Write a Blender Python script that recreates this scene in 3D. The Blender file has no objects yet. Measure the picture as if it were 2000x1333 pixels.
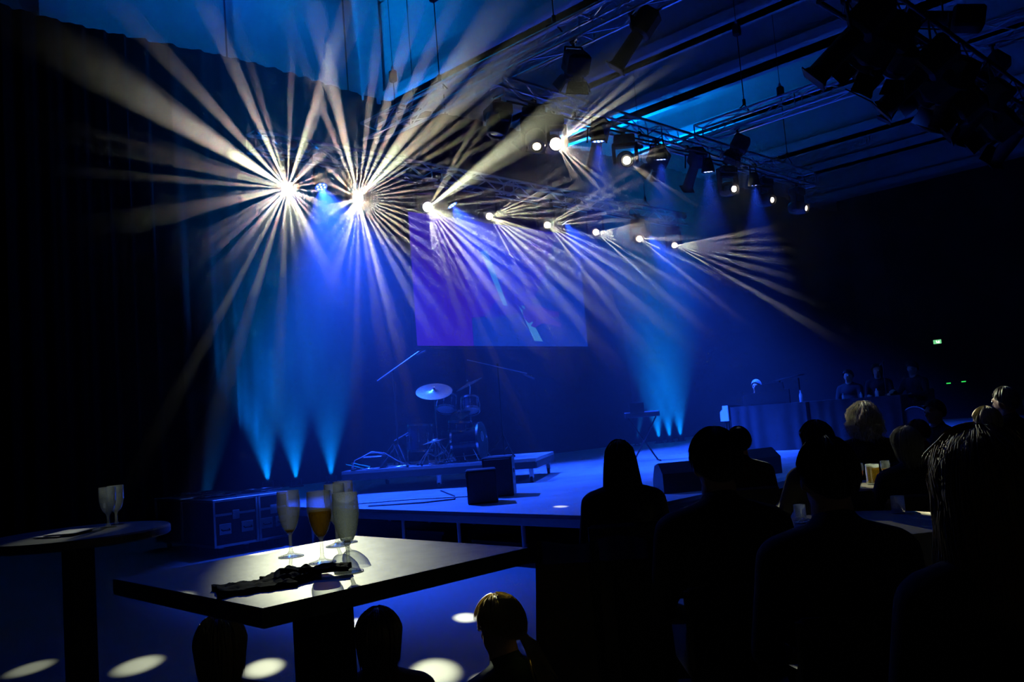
import bpy, bmesh, math, random
from mathutils import Vector, Matrix, noise
random.seed(7)
sc = bpy.context.scene
COL = sc.collection
V = Vector
rad = math.radians

# ------------------------------------------------------------------ camera
# world: x runs along the stage's back wall, y towards it, z up; the camera stands on the floor at the origin
cd = bpy.data.cameras.new('camera')
cam = bpy.data.objects.new('camera', cd)
COL.objects.link(cam)
cd.sensor_width = 36
cd.lens = 36 * 1700 / 2000
f0, r0, u0 = V((1, 1, 0)).normalized(), V((1, -1, 0)).normalized(), V((0, 0, 1))
pit, rol = rad(5.13), rad(4.49)
fw = f0 * math.cos(pit) + u0 * math.sin(pit)
uu = -f0 * math.sin(pit) + u0 * math.cos(pit)
ri = r0 * math.cos(rol) - uu * math.sin(rol)
up = r0 * math.sin(rol) + uu * math.cos(rol)
cm = Matrix((ri, up, -fw)).transposed().to_4x4()
cm.translation = (0, 0, 1.46)
cam.matrix_world = cm
sc.camera = cam

# ------------------------------------------------------------------ view, world, sampling
sc.view_settings.view_transform = 'Standard'
sc.view_settings.look = 'None'
sc.view_settings.exposure = 0
sc.view_settings.gamma = 1
sc.view_settings.use_curve_mapping = False
cy = sc.cycles
cy.use_denoising = True
cy.denoising_input_passes = 'RGB_ALBEDO'
cy.use_adaptive_sampling = False
cy.volume_bounces = 0
cy.max_bounces = 5
cy.diffuse_bounces = 2
cy.glossy_bounces = 3
cy.transmission_bounces = 5
cy.transparent_max_bounces = 16
cy.volume_max_steps = 96
cy.volume_step_rate = 2.5
cy.sample_clamp_indirect = 3
cy.caustics_reflective = False
cy.caustics_refractive = False
w = bpy.data.worlds.new('dark_hall')
sc.world = w
w.use_nodes = True
w.node_tree.nodes['Background'].inputs[0].default_value = (0.1, 0.2, 1, 1)
w.node_tree.nodes['Background'].inputs[1].default_value = 0.0

# ------------------------------------------------------------------ lights
WARM = (0.94, 1.0, 0.66)
DEEP = (0.012, 0.075, 1.0)
CYAN = (0.0, 0.22, 1.0)
GOBO_POWER = 21000
# lens positions of the moving heads on the two lamp trusses
LENS = [(7.4, 12.3, 5.5), (8.76, 12.26, 5.5), (10.27, 12.19, 5.5), (11.85, 12.19, 5.5), (13.54, 12.2, 5.5), (15.15, 12.2, 5.5),
        (16.76, 12.2, 5.5), (18.36, 12.3, 5.5), (9.61, 8.35, 5.5), (11.29, 8.32, 5.5)]
# the holes of each lamp's gobo: direction of the shaft, its width in degrees, its strength
BEAMS = {
  0: [(-0.661,-0.736,-0.145,2.06,2.2),(-0.641,-0.754,-0.145,1.06,1.2),(-0.635,-0.767,-0.093,1.29,1.2),(-0.581,-0.812,-0.062,1.26,1.6),(-0.545,-0.831,-0.111,0.67,1.1),(-0.499,-0.863,-0.078,0.7,1.0),(-0.425,-0.905,-0.003,1.48,1.4),(-0.422,-0.905,-0.054,0.77,0.7),(-0.439,-0.875,-0.204,0.68,1.64),(-0.428,-0.888,-0.167,0.45,0.83),(-0.406,-0.885,-0.228,0.47,1.28),(-0.432,-0.865,-0.256,0.42,1.29),(-0.409,-0.868,-0.281,0.42,1.69),(-0.432,-0.851,-0.298,0.42,1.76),(-0.43,-0.848,-0.311,0.42,1.44),(-0.447,-0.838,-0.314,0.42,1.76),(-0.444,-0.833,-0.33,0.42,1.67),(-0.456,-0.824,-0.335,0.42,2.19),(-0.458,-0.812,-0.363,0.42,1.98),(-0.474,-0.799,-0.371,0.47,2.19),(-0.494,-0.79,-0.364,0.42,2.0),(-0.513,-0.777,-0.365,0.47,1.86),(-0.525,-0.776,-0.349,0.5,2.23),(-0.543,-0.764,-0.348,0.7,2.29),(-0.562,-0.753,-0.342,0.58,1.79),(-0.577,-0.744,-0.337,0.58,1.51),(-0.581,-0.747,-0.324,0.42,1.18),(-0.614,-0.729,-0.302,0.74,1.28),(-0.625,-0.724,-0.292,0.66,1.1),(-0.64,-0.726,-0.251,0.63,1.0),(-0.644,-0.73,-0.227,0.58,0.8),(-0.644,-0.734,-0.215,0.69,0.9),(-0.609,-0.762,-0.22,0.42,0.72),(-0.54,-0.817,-0.204,0.42,1.03),(-0.513,-0.835,-0.201,0.42,1.1),(-0.574,-0.77,-0.277,0.42,1.04)],
  1: [(-0.613,-0.79,-0.022,1.44,1.7),(-0.624,-0.776,-0.092,0.78,1.1),(-0.549,-0.834,-0.055,0.83,1.1),(-0.509,-0.86,-0.029,1.18,1.2),(-0.465,-0.885,-0.015,1.22,1.1),(-0.384,-0.923,0.015,2.65,1.7),(-0.349,-0.937,-0.03,2.32,1.5),(-0.365,-0.926,-0.094,0.93,0.8),(-0.346,-0.931,-0.117,0.82,0.7),(-0.357,-0.919,-0.165,0.62,0.7),(-0.366,-0.909,-0.201,0.57,0.6),(-0.338,-0.914,-0.224,0.72,0.7),(-0.346,-0.903,-0.255,0.68,0.6),(-0.358,-0.89,-0.283,0.55,0.7),(-0.353,-0.882,-0.311,0.75,0.8),(-0.353,-0.872,-0.338,0.76,0.8),(-0.349,-0.861,-0.369,0.89,0.9),(-0.359,-0.846,-0.394,0.9,0.9),(-0.373,-0.829,-0.416,0.89,0.9),(-0.419,-0.811,-0.409,0.66,0.8),(-0.424,-0.795,-0.434,0.89,1.0),(-0.446,-0.779,-0.442,0.95,1.1),(-0.497,-0.759,-0.421,0.99,1.6),(-0.538,-0.768,-0.346,0.42,1.26),(-0.549,-0.758,-0.351,0.42,1.37),(-0.559,-0.753,-0.348,0.42,1.4),(-0.57,-0.747,-0.344,0.42,1.77),(-0.58,-0.749,-0.321,0.42,2.42),(-0.582,-0.757,-0.298,0.42,2.2),(-0.602,-0.746,-0.285,0.42,2.2),(-0.594,-0.758,-0.27,0.42,2.64),(-0.617,-0.754,-0.224,0.42,2.2),(-0.609,-0.766,-0.204,0.42,1.98),(-0.595,-0.778,-0.203,0.42,1.1),(-0.572,-0.802,-0.171,0.42,0.92)],
  2: [(-0.576,-0.807,-0.128,0.51,1.16),(-0.568,-0.81,-0.142,0.42,0.97),(-0.413,-0.909,-0.061,2.84,1.1),(-0.468,-0.873,-0.141,0.82,0.6),(-0.498,-0.841,-0.21,0.42,0.4),(-0.474,-0.848,-0.236,0.52,0.4),(-0.607,-0.727,-0.321,0.42,2.11),(-0.6,-0.732,-0.324,0.42,2.21),(-0.584,-0.74,-0.334,0.42,1.36),(-0.53,-0.75,-0.395,0.71,1.0),(-0.472,-0.77,-0.43,1.15,1.1),(-0.442,-0.795,-0.416,1.32,1.1),(-0.427,-0.813,-0.395,1.12,1.0),(-0.408,-0.833,-0.375,1.17,1.0),(-0.411,-0.845,-0.343,0.81,0.8),(-0.44,-0.846,-0.303,0.52,0.5),(-0.454,-0.848,-0.272,0.48,0.4)],
  3: [(-0.597,-0.785,-0.164,0.44,0.61),(-0.565,-0.808,-0.167,0.68,0.8),(-0.539,-0.823,-0.18,0.77,0.8),(-0.532,-0.822,-0.202,0.7,0.7),(-0.507,-0.832,-0.223,0.69,0.7),(-0.526,-0.814,-0.247,0.46,0.5),(-0.568,-0.774,-0.281,0.42,0.7),(-0.526,-0.787,-0.323,0.79,1.0),(-0.505,-0.784,-0.361,1.02,1.0),(-0.509,-0.767,-0.39,1.15,1.0),(-0.536,-0.742,-0.403,0.99,0.9),(-0.589,-0.709,-0.387,0.65,0.7)],
  4: [(-0.658,-0.736,-0.16,0.42,0.96),(-0.651,-0.739,-0.173,0.42,0.82),(-0.626,-0.755,-0.198,0.42,0.81),(-0.638,-0.739,-0.217,0.42,0.68),(-0.639,-0.727,-0.253,0.42,0.83),(-0.589,-0.75,-0.3,0.67,0.9),(-0.584,-0.742,-0.329,0.8,0.9),(-0.587,-0.726,-0.358,0.84,0.9),(-0.624,-0.694,-0.358,0.64,0.7)],
  5: [(-0.708,-0.679,-0.196,0.42,0.97),(-0.706,-0.677,-0.206,0.42,0.98),(-0.705,-0.675,-0.216,0.42,1.17),(-0.699,-0.677,-0.23,0.42,1.07),(-0.689,-0.68,-0.251,0.42,0.91),(-0.655,-0.694,-0.298,0.52,0.81),(-0.657,-0.68,-0.325,0.56,0.7)],
  6: [(-0.763,-0.616,-0.196,0.42,0.66),(-0.72,-0.648,-0.25,0.42,0.85),(-0.711,-0.642,-0.286,0.42,0.7)],
  7: [(-0.758,-0.628,-0.173,0.42,0.99),(-0.75,-0.635,-0.184,0.42,0.75),(-0.743,-0.64,-0.197,0.42,0.83),(-0.743,-0.636,-0.209,0.42,0.83),(-0.744,-0.63,-0.222,0.42,0.84),(-0.726,-0.641,-0.248,0.42,0.67),(-0.688,-0.662,-0.299,0.58,0.7)],
  8: [(-0.695,-0.687,-0.212,0.42,1.03),(-0.685,-0.695,-0.218,0.42,1.01),(-0.651,-0.734,-0.193,0.54,0.9),(-0.597,-0.786,-0.159,1.08,1.1),(-0.535,-0.832,-0.147,1.38,1.0),(-0.613,-0.754,-0.237,0.5,0.5),(-0.627,-0.732,-0.266,0.42,0.57),(-0.633,-0.715,-0.295,0.42,0.53),(-0.652,-0.687,-0.322,0.42,1.06),(-0.645,-0.686,-0.336,0.42,1.14),(-0.634,-0.687,-0.355,0.42,1.12),(-0.624,-0.686,-0.374,0.43,1.11),(-0.604,-0.686,-0.405,0.66,1.1),(-0.61,-0.671,-0.421,0.67,1.1),(-0.662,-0.641,-0.388,0.42,0.95),(-0.676,-0.632,-0.378,0.42,0.95)],
  9: [(-0.732,-0.631,-0.257,0.42,0.87),(-0.721,-0.639,-0.269,0.42,0.57),(-0.662,-0.649,-0.374,0.42,0.6),(-0.714,-0.61,-0.343,0.42,0.51)],
}
# shafts that reach the tables, the floor and the audience: lamp, target, width in degrees, strength
TARGETS = [(0, (1.50, 2.28, 1.12), 2.5, 0.095), (0, (1.906, 6.881, 0), 1.25, 0.30), (0, (2.377, 6.197, 0), 1.4, 0.36), (0, (2.82, 5.3, 0), 1.15, 0.3),
           (1, (3.837, 5.786, 0), 1.1, 0.3), (1, (3.345, 4.209, 0), 1.2, .36), (1, (4.398, 5.119, 0), .85, .55), (1, (3.36, 3.757, 0), .8, .34),
           (2, (6.888, 6.354, 0.5), .8, .35), (2, (3.627, 3.434, 0), .8, .4), (0, (1.2, 4.12, 1.1), 1.2, 0.10), (1, (1.60, 4.40, 1.2), 0.9, .07),
           (0, (6.62, 2.9, 0.85), 1.8, .30), (2, (7.53, 3.28, 1.3), 1.5, .5), (0, (2.07, 2.28, 0.82), 1.0, 1.4), (1, (1.45, 3.03, .82), 0.9, .6),
           (2, (2.16, .68, 1.33), 1.6, .12), (3, (8.3, 2.4, 1.4), 1.3, 0.35), (3, (6.15, 2.4, 1.15), 1.2, .5), (3, (7.1, 2.16, 1.3), 1.1, .6), (3, (4.75, 2.1, .75), 1.8, .05)]


def light(name, kind, pos, d, power, col, **kw):
    l = bpy.data.lights.new(name, kind)
    l.energy = power
    l.color = col
    for k, v in kw.items():
        setattr(l, k, v)
    o = bpy.data.objects.new(name, l)
    COL.objects.link(o)
    o.matrix_world = Matrix.Translation(pos) @ V(d).to_track_quat('-Z', 'Y').to_matrix().to_4x4()
    return o


AXES = []
for k, P in enumerate(LENS):
    P = V(P)
    holes = [(V(b[:3]).normalized(), max(.5, b[3] * 1.12), (.55 + .75 * b[4]) * (1.7 if k == 8 else 1.0)) for b in BEAMS[k]]
    for (kk, t, wd, st) in TARGETS:
        if kk == k:
            holes.append(((V(t) - P).normalized(), wd * 1.25, -st))
    ax = V((0, 0, 0))
    for h in holes:
        ax += h[0]
    ax.normalize()
    for _ in range(300):
        far = min(holes, key=lambda q: q[0].dot(ax))
        ax = (ax + .015 * far[0]).normalized()
    AXES.append(ax)
    half = max(math.degrees(math.acos(min(1, h[0].dot(ax)))) + h[1] / 2 for h in holes) + .6
    o = light('gobo_light', 'SPOT', P, ax, GOBO_POWER, WARM, spot_size=rad(2 * half), spot_blend=0, shadow_soft_size=.008)
    l = o.data
    l.use_nodes = True
    nt = l.node_tree
    em = nt.nodes['Emission']
    geo = nt.nodes.new('ShaderNodeNewGeometry')
    prev = None
    for v, wd, st in holes:
        d = nt.nodes.new('ShaderNodeVectorMath')
        d.operation = 'DOT_PRODUCT'
        nt.links.new(geo.outputs['Incoming'], d.inputs[0])
        d.inputs[1].default_value = v
        mr = nt.nodes.new('ShaderNodeMapRange')
        mr.interpolation_type = 'SMOOTHSTEP'
        hw = rad(wd / 2)
        mr.inputs['From Min'].default_value = math.cos(hw * 1.2)
        mr.inputs['From Max'].default_value = math.cos(hw * (.55 if st > 0 else .25))
        mr.inputs['To Max'].default_value = abs(st)
        nt.links.new(d.outputs['Value'], mr.inputs['Value'])
        if prev is None:
            prev = mr.outputs[0]
        else:
            ad = nt.nodes.new('ShaderNodeMath')
            ad.operation = 'ADD'
            nt.links.new(prev, ad.inputs[0])
            nt.links.new(mr.outputs[0], ad.inputs[1])
            prev = ad.outputs[0]
    nt.links.new(prev, em.inputs['Strength'])

# blue LED cans: position, aim, cone, power
PARS_BACK = [((7.85, 12.0, 5.5), (-.12, -.55, -1)), ((10.62, 11.9, 5.5), (.35, -.45, -1)), ((13.76, 11.9, 5.5), (.5, -.4, -1)), ((16.72, 11.9, 5.5), (.6, -.35, -1))]
PARS_FRONT = [((10.11, 7.95, 5.5), (.05, .1, -1)), ((11.78, 8.0, 5.5), (.1, .15, -1)), ((13.18, 8.0, 5.5), (.1, .1, -1)), ((14.85, 8.05, 5.5), (.15, .1, -1))]
for p, d in PARS_BACK:
    d = V(d).normalized()
    light('blue_can_light', 'SPOT', V(p) + d * .02, d, 8500, DEEP, spot_size=rad(62), spot_blend=.8, shadow_soft_size=.05)
for p, d in PARS_FRONT:
    d = V(d).normalized()
    light('blue_can_light', 'SPOT', V(p) + d * .02, d, 2600, DEEP, spot_size=rad(44), spot_blend=.8, shadow_soft_size=.05)
# cyan uplighters on the stage against the drape: three by the drum kit's side, three far behind the keyboard
UPLIGHTS = [((8.37, 15.2, .64), (-.06, .02, 1)), ((8.8, 14.9, .64), (.0, .035, 1)), ((9.42, 14.65, .64), (.06, .05, 1)),
            ((19.56, 14.21, .64), (0, .03, 1)), ((19.88, 14.08, .64), (0, .03, 1)), ((20.19, 13.93, .64), (0, .03, 1))]
for i, (p, d) in enumerate(UPLIGHTS):
    light('uplighter_light', 'SPOT', V(p) + V((0, 0, .03)), d, 8500 if i < 3 else 11000, CYAN, spot_size=rad(44), spot_blend=.9, shadow_soft_size=.04)
# two narrow cyan lamps added low down to brighten the back truss ends
ADDED_LAMPS = [((6.1, 13.3, .12), (7.25, 12.4, 6.2), 2200), ((18.3, 14.0, .64), (18.5, 12.4, 6.2), 3000)]
for a_, b_, e_ in ADDED_LAMPS:
    light('added_truss_light', 'SPOT', V(a_) + (V(b_) - V(a_)).normalized() * .06, V(b_) - V(a_), e_, CYAN, spot_size=rad(17), spot_blend=.6, shadow_soft_size=.04)
# wide unseen blue fill lights without lamp bodies, for the stage and floor
light('unseen_fill_light', 'SPOT', (9.5, 2.7, 4.2), (.35, 1, -.6), 800, (0.02, .12, 1), spot_size=rad(95), spot_blend=1, shadow_soft_size=.15)
light('unseen_fill_light', 'SPOT', (4.6, 8.6, 6.6), (-.1, -.75, -1), 190, (0.01, .05, 1), spot_size=rad(80), spot_blend=1, shadow_soft_size=.2)

# ------------------------------------------------------------------ materials
MATS = {}


def mat(name, col, rough=.6, metal=0., noise_amt=0., noise_scale=6., bump=0., emit=None, estr=1., sheen=0.):
    if name in MATS:
        return MATS[name]
    m = bpy.data.materials.new(name)
    m.use_nodes = True
    nt = m.node_tree
    b = nt.nodes['Principled BSDF']
    b.inputs['Base Color'].default_value = (*col, 1)
    b.inputs['Roughness'].default_value = rough
    b.inputs['Metallic'].default_value = metal
    if sheen:
        b.inputs['Sheen Weight'].default_value = sheen
    if noise_amt or bump:
        tc = nt.nodes.new('ShaderNodeTexCoord')
        n = nt.nodes.new('ShaderNodeTexNoise')
        n.inputs['Scale'].default_value = noise_scale
        n.inputs['Detail'].default_value = 4
        nt.links.new(tc.outputs['Object'], n.inputs['Vector'])
        if noise_amt:
            cr = nt.nodes.new('ShaderNodeValToRGB')
            cr.color_ramp.elements[0].position = .3
            cr.color_ramp.elements[1].position = .7
            cr.color_ramp.elements[0].color = (*[c * (1 - noise_amt) for c in col], 1)
            cr.color_ramp.elements[1].color = (*[min(1, c * (1 + noise_amt)) for c in col], 1)
            nt.links.new(n.outputs[0], cr.inputs[0])
            nt.links.new(cr.outputs[0], b.inputs['Base Color'])
        if bump:
            bp = nt.nodes.new('ShaderNodeBump')
            bp.inputs['Strength'].default_value = bump
            bp.inputs['Distance'].default_value = .01
            nt.links.new(n.outputs[0], bp.inputs['Height'])
            nt.links.new(bp.outputs[0], b.inputs['Normal'])
    if emit:
        b.inputs['Emission Color'].default_value = (*emit, 1)
        b.inputs['Emission Strength'].default_value = estr
        m.cycles.emission_sampling = 'NONE'
    MATS[name] = m
    return m


def glass_mat(name, tint=(1, 1, 1), milky=.06, rough=.08):
    m = bpy.data.materials.new(name)
    m.use_nodes = True
    nt = m.node_tree
    nt.nodes.clear()
    out = nt.nodes.new('ShaderNodeOutputMaterial')
    tr = nt.nodes.new('ShaderNodeBsdfTransparent')
    tr.inputs[0].default_value = (*tint, 1)
    gl = nt.nodes.new('ShaderNodeBsdfGlossy')
    gl.inputs['Roughness'].default_value = rough
    lw = nt.nodes.new('ShaderNodeLayerWeight')
    lw.inputs['Blend'].default_value = .35
    mr = nt.nodes.new('ShaderNodeMapRange')
    mr.inputs['To Min'].default_value = .08
    mr.inputs['To Max'].default_value = .7
    nt.links.new(lw.outputs['Facing'], mr.inputs[0])
    mx = nt.nodes.new('ShaderNodeMixShader')
    nt.links.new(mr.outputs[0], mx.inputs[0])
    nt.links.new(tr.outputs[0], mx.inputs[1])
    nt.links.new(gl.outputs[0], mx.inputs[2])
    tl = nt.nodes.new('ShaderNodeBsdfTranslucent')
    tl.inputs[0].default_value = (.75, .8, .75, 1)
    n = nt.nodes.new('ShaderNodeTexNoise')
    n.inputs['Scale'].default_value = 40
    ma = nt.nodes.new('ShaderNodeMath')
    ma.operation = 'MULTIPLY'
    ma.inputs[1].default_value = milky * 2
    nt.links.new(n.outputs[0], ma.inputs[0])
    m2 = nt.nodes.new('ShaderNodeMixShader')
    nt.links.new(ma.outputs[0], m2.inputs[0])
    nt.links.new(mx.outputs[0], m2.inputs[1])
    nt.links.new(tl.outputs[0], m2.inputs[2])
    nt.links.new(m2.outputs[0], out.inputs[0])
    return m


def drink_mat(name, col):
    m = bpy.data.materials.new(name)
    m.use_nodes = True
    nt = m.node_tree
    nt.nodes.clear()
    out = nt.nodes.new('ShaderNodeOutputMaterial')
    tl = nt.nodes.new('ShaderNodeBsdfTranslucent')
    tl.inputs[0].default_value = (*col, 1)
    df = nt.nodes.new('ShaderNodeBsdfDiffuse')
    df.inputs[0].default_value = (*col, 1)
    tr = nt.nodes.new('ShaderNodeBsdfTransparent')
    tr.inputs[0].default_value = (col[0], col[1], col[2], 1)
    a = nt.nodes.new('ShaderNodeMixShader')
    a.inputs[0].default_value = .25
    nt.links.new(tl.outputs[0], a.inputs[1])
    nt.links.new(df.outputs[0], a.inputs[2])
    b = nt.nodes.new('ShaderNodeMixShader')
    b.inputs[0].default_value = .3
    nt.links.new(a.outputs[0], b.inputs[1])
    nt.links.new(tr.outputs[0], b.inputs[2])
    nt.links.new(b.outputs[0], out.inputs[0])
    return m


BLACK = mat('black_metal', (.012, .012, .013), .45, .3)
MATTE = mat('matte_black_paint', (.010, .010, .011), .75)
ALU = mat('brushed_aluminium', (.55, .56, .58), .35, .9)
CHROME = mat('chrome', (.8, .8, .82), .15, 1)
CONC = mat('light_concrete', (.55, .57, .58), .85, 0, .08, 1.5, .2)
ROOF = mat('profiled_roof_steel', (.30, .31, .32), .6, .1, .1, 3)
DARKSTEEL = mat('dark_steel', (.04, .04, .045), .6, .2)
VELVET = mat('black_velvet', (.0055, .006, .008), 1.0, 0, .25, 5, 0)
VELVET.node_tree.nodes['Principled BSDF'].inputs['Specular IOR Level'].default_value = .05
FLOOR = mat('dark_vinyl_floor', (.085, .085, .09), .55, 0, .12, 1.2, .05)
DECK = mat('stage_deck_ply', (.30, .30, .31), .45, 0, .18, .9, .1)
PLASTIC = mat('black_plastic', (.015, .015, .017), .4)
CASE = mat('flight_case_laminate', (.02, .022, .03), .5, 0, .1, 8)
CLOTH = mat('black_table_cloth', (.022, .022, .027), .9, 0, .2, 4)
LAMIN = mat('dark_table_laminate', (.055, .058, .052), .42, 0, .4, 14, .12)
LEDBLUE = mat('lit_blue_led', (0, 0, 0), .5, emit=(.30, .45, 1), estr=9)
LEDRING = mat('lit_blue_led_ring', (.0, .0, .02), .4, emit=(.02, .12, 1), estr=1.6)
LENSM = mat('lit_lamp_lens', (0, 0, 0), .3, emit=(1, .93, .72), estr=30)
LENSD = mat('lit_lamp_lens_seen_from_the_side', (0, 0, 0), .3, emit=(1, .9, .62), estr=6)
CYANLED = mat('lit_cyan_led', (0, 0, 0), .5, emit=(.0, .35, 1), estr=2.2)
GREENLED = mat('lit_green_led', (0, 0, 0), .5, emit=(.05, 1, .15), estr=.9)


# ------------------------------------------------------------------ mesh builder
class MB:
    def __init__(s):
        s.v, s.f, s.m, s.mats = [], [], [], []

    def mi(s, m):
        if m not in s.mats:
            s.mats.append(m)
        return s.mats.index(m)

    def add(s, vs, fs, m):
        b = len(s.v)
        i = s.mi(m)
        s.v += [tuple(v) for v in vs]
        s.f += [tuple(b + k for k in f) for f in fs]
        s.m += [i] * len(fs)
        return s

    def box(s, c, size, m, R=None, bev=0.):
        bm = bmesh.new()
        bmesh.ops.create_cube(bm, size=1)
        for v in bm.verts:
            v.co = V((v.co.x * size[0], v.co.y * size[1], v.co.z * size[2]))
        if bev:
            bmesh.ops.bevel(bm, geom=list(bm.edges), offset=bev, segments=1, affect='EDGES')
        bm.verts.index_update()
        vs = [(R @ v.co if R else v.co) + V(c) for v in bm.verts]
        fs = [[v.index for v in f.verts] for f in bm.faces]
        bm.free()
        return s.add(vs, fs, m)

    def bar(s, a, b, r, m, n=8, r2=None, caps=True):
        a, b = V(a), V(b)
        r2 = r if r2 is None else r2
        d = (b - a).normalized()
        x = d.orthogonal().normalized()
        y = d.cross(x)
        vs = []
        for p, q in ((a, r), (b, r2)):
            for k in range(n):
                t = 2 * math.pi * k / n
                vs.append(p + (x * math.cos(t) + y * math.sin(t)) * q)
        fs = [(k, (k + 1) % n, n + (k + 1) % n, n + k) for k in range(n)]
        if caps:
            fs += [tuple(range(n))[::-1], tuple(range(n, 2 * n))]
        return s.add(vs, fs, m)

    def tube(s, pts, r, m, n=6):
        pts = [V(p) for p in pts]
        rs = r if isinstance(r, (list, tuple)) else [r] * len(pts)
        vs, x = [], None
        for i, p in enumerate(pts):
            d = (pts[min(i + 1, len(pts) - 1)] - pts[max(i - 1, 0)])
            d = d.normalized() if d.length > 1e-9 else V((0, 0, 1))
            x = d.orthogonal().normalized() if x is None else (x - d * x.dot(d)).normalized()
            y = d.cross(x)
            for k in range(n):
                t = 2 * math.pi * k / n
                vs.append(p + (x * math.cos(t) + y * math.sin(t)) * rs[i])
        fs = []
        for i in range(len(pts) - 1):
            for k in range(n):
                fs.append((i * n + k, i * n + (k + 1) % n, (i + 1) * n + (k + 1) % n, (i + 1) * n + k))
        fs += [tuple(range(n))[::-1], tuple(range((len(pts) - 1) * n, len(pts) * n))]
        return s.add(vs, fs, m)

    def lathe(s, prof, m, c=(0, 0, 0), R=None, n=32):
        vs, fs = [], []
        c = V(c)
        for (r, z) in prof:
            for k in range(n):
                t = 2 * math.pi * k / n
                p = V((r * math.cos(t), r * math.sin(t), z))
                vs.append((R @ p if R else p) + c)
        for i in range(len(prof) - 1):
            for k in range(n):
                fs.append((i * n + k, i * n + (k + 1) % n, (i + 1) * n + (k + 1) % n, (i + 1) * n + k))
        return s.add(vs, fs, m)

    def poly(s, pts, m, thick=None):
        n = len(pts)
        pts = [V(p) for p in pts]
        if not thick:
            return s.add(pts, [tuple(range(n))], m)
        q = [p + V(thick) for p in pts]
        return s.add(pts + q, [tuple(range(n))[::-1], tuple(range(n, 2 * n))] + [(k, (k + 1) % n, n + (k + 1) % n, n + k) for k in range(n)], m)

    def mesh(s, name, smooth=False):
        me = bpy.data.meshes.new(name)
        me.from_pydata(s.v, [], s.f)
        for m in s.mats:
            me.materials.append(m)
        me.polygons.foreach_set('material_index', s.m)
        if smooth:
            me.polygons.foreach_set('use_smooth', [True] * len(me.polygons))
            me.set_sharp_from_angle(angle=rad(40))
        me.update()
        return me

    def build(s, name, parent=None, smooth=False, loc=(0, 0, 0), rot=None):
        return link(name, s.mesh(name, smooth), parent, loc, rot)


def link(name, me, parent=None, loc=(0, 0, 0), rot=None):
    o = bpy.data.objects.new(name, me)
    COL.objects.link(o)
    o.location = loc
    if rot:
        o.rotation_euler = rot
    if parent:
        o.parent = parent
    return o


def tag(o, label, cat, group=None):
    o['label'] = label
    o['category'] = cat
    if group:
        o['group'] = group
    return o


def thing(name, label, cat, loc=(0, 0, 0), rz=0., group=None):
    o = bpy.data.objects.new(name, None)
    COL.objects.link(o)
    o.location = loc
    o.rotation_euler = (0, 0, rz)
    return tag(o, label, cat, group)


def struct(o):
    o['kind'] = 'structure'
    return o


def copy_tree(o, parent=None):
    c = o.copy()
    COL.objects.link(c)
    c.parent = parent
    for ch in list(o.children):
        copy_tree(ch, c)
    return c


def aim(d):
    """rotation taking +z to d"""
    return V(d).to_track_quat('Z', 'Y').to_matrix()


# ------------------------------------------------------------------ the hall
b = MB(); b.box((17, 6, -.05), (46, 26, .1), FLOOR)
floor = struct(b.build('floor'))
DRAPE_TOP = 9.05
b = MB(); b.box((17, 16.1, 5.75), (46, .3, 11.5), CONC)
wall = struct(b.build('wall_back'))
b = MB(); b.box((36.5, 6, 5.75), (.3, 26, 11.5), mat('dark_wall_paint', (.03, .03, .035), .9, 0, .1))
struct(b.build('wall_right'))
b = MB(); b.box((17, -6.8, 5.75), (46, .3, 11.5), mat('dark_wall_paint', (.03, .03, .035)))
struct(b.build('wall_front'))
b = MB(); b.box((-5.9, 6, 5.75), (.3, 26, 11.5), mat('dark_wall_paint', (.03, .03, .035)))
struct(b.build('wall_left'))
# pilasters and panel joints on the upper wall
for i, (x, wdt, dep) in enumerate(((5.0, .5, .28), (8.52, .12, .16), (11.72, .62, .38), (15.4, .4, .28), (18.5, .5, .28), (21.8, .5, .28), (25, .5, .28), (28.3, .5, .28), (31.6, .5, .28))):
    b = MB(); b.box((x, 15.95 - dep / 2, 10.2), (wdt, dep, 2.6), CONC, bev=.01)
    b.build('pilaster', wall)
for x in (8.36, 11.3, 14.2, 17.3, 20.4):
    b = MB(); b.box((x, 15.94, 10.2), (.03, .02, 2.6), DARKSTEEL)
    b.build('panel_joint', wall)
b = MB(); b.box((8.2, 15.9, 9.0), (6.6, .1, .1), CONC)
b.build('wall_ledge', wall)
# roof: profiled steel over deep concrete beams
b = MB()
vs, fs = [], []
n = 208
for i in range(n + 1):
    y = -7 + i * .11
    z = 11.4 + (.05 if (i // 1) % 4 in (1, 2) else 0)
    vs += [(-6, y, z), (37, y, z)]
for i in range(n):
    fs.append((2 * i, 2 * i + 1, 2 * i + 3, 2 * i + 2))
b.add(vs, fs, ROOF)
ceil = struct(b.build('ceiling'))
for x, z0, wdt in ((12.3, 9.0, .6), (15.45, 9.0, .55), (18.0, 9.0, .9), (21.6, 9.3, .5), (25.3, 9.0, .8), (28.6, 9.1, .7), (32.4, 8.9, .8), (5.1, 10.2, .4), (1.6, 9.0, .5)):
    b = MB()
    b.box((x, 4.5, (z0 + 11.4) / 2), (wdt * .55, 23, 11.4 - z0), CONC)
    b.box((x, 4.5, z0 + .12), (wdt, 23, .24), CONC, bev=.02)
    b.build('ceiling_beam', ceil)
for x in (13.9, 16.7, 19.8, 23.4, 27):
    for y in (14.2, 10.2, 6.2):
        b = MB(); b.box((x, y, 11.2), (2.4, .16, .3), DARKSTEEL)
        b.build('purlin', ceil)
# skylight strips of ribbed translucent sheet
for x, y in ((24.0, 14.3), (9.8, 15.3)):
    b = MB()
    for k in range(6):
        b.box((x, y - .5 + k * .2, 11.3), (1.9, .13, .05), mat('pale_skylight_sheet', (.6, .62, .62), .5))
    o = b.build('skylight_sheet', ceil)
    o['kind'] = 'stuff'

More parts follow.
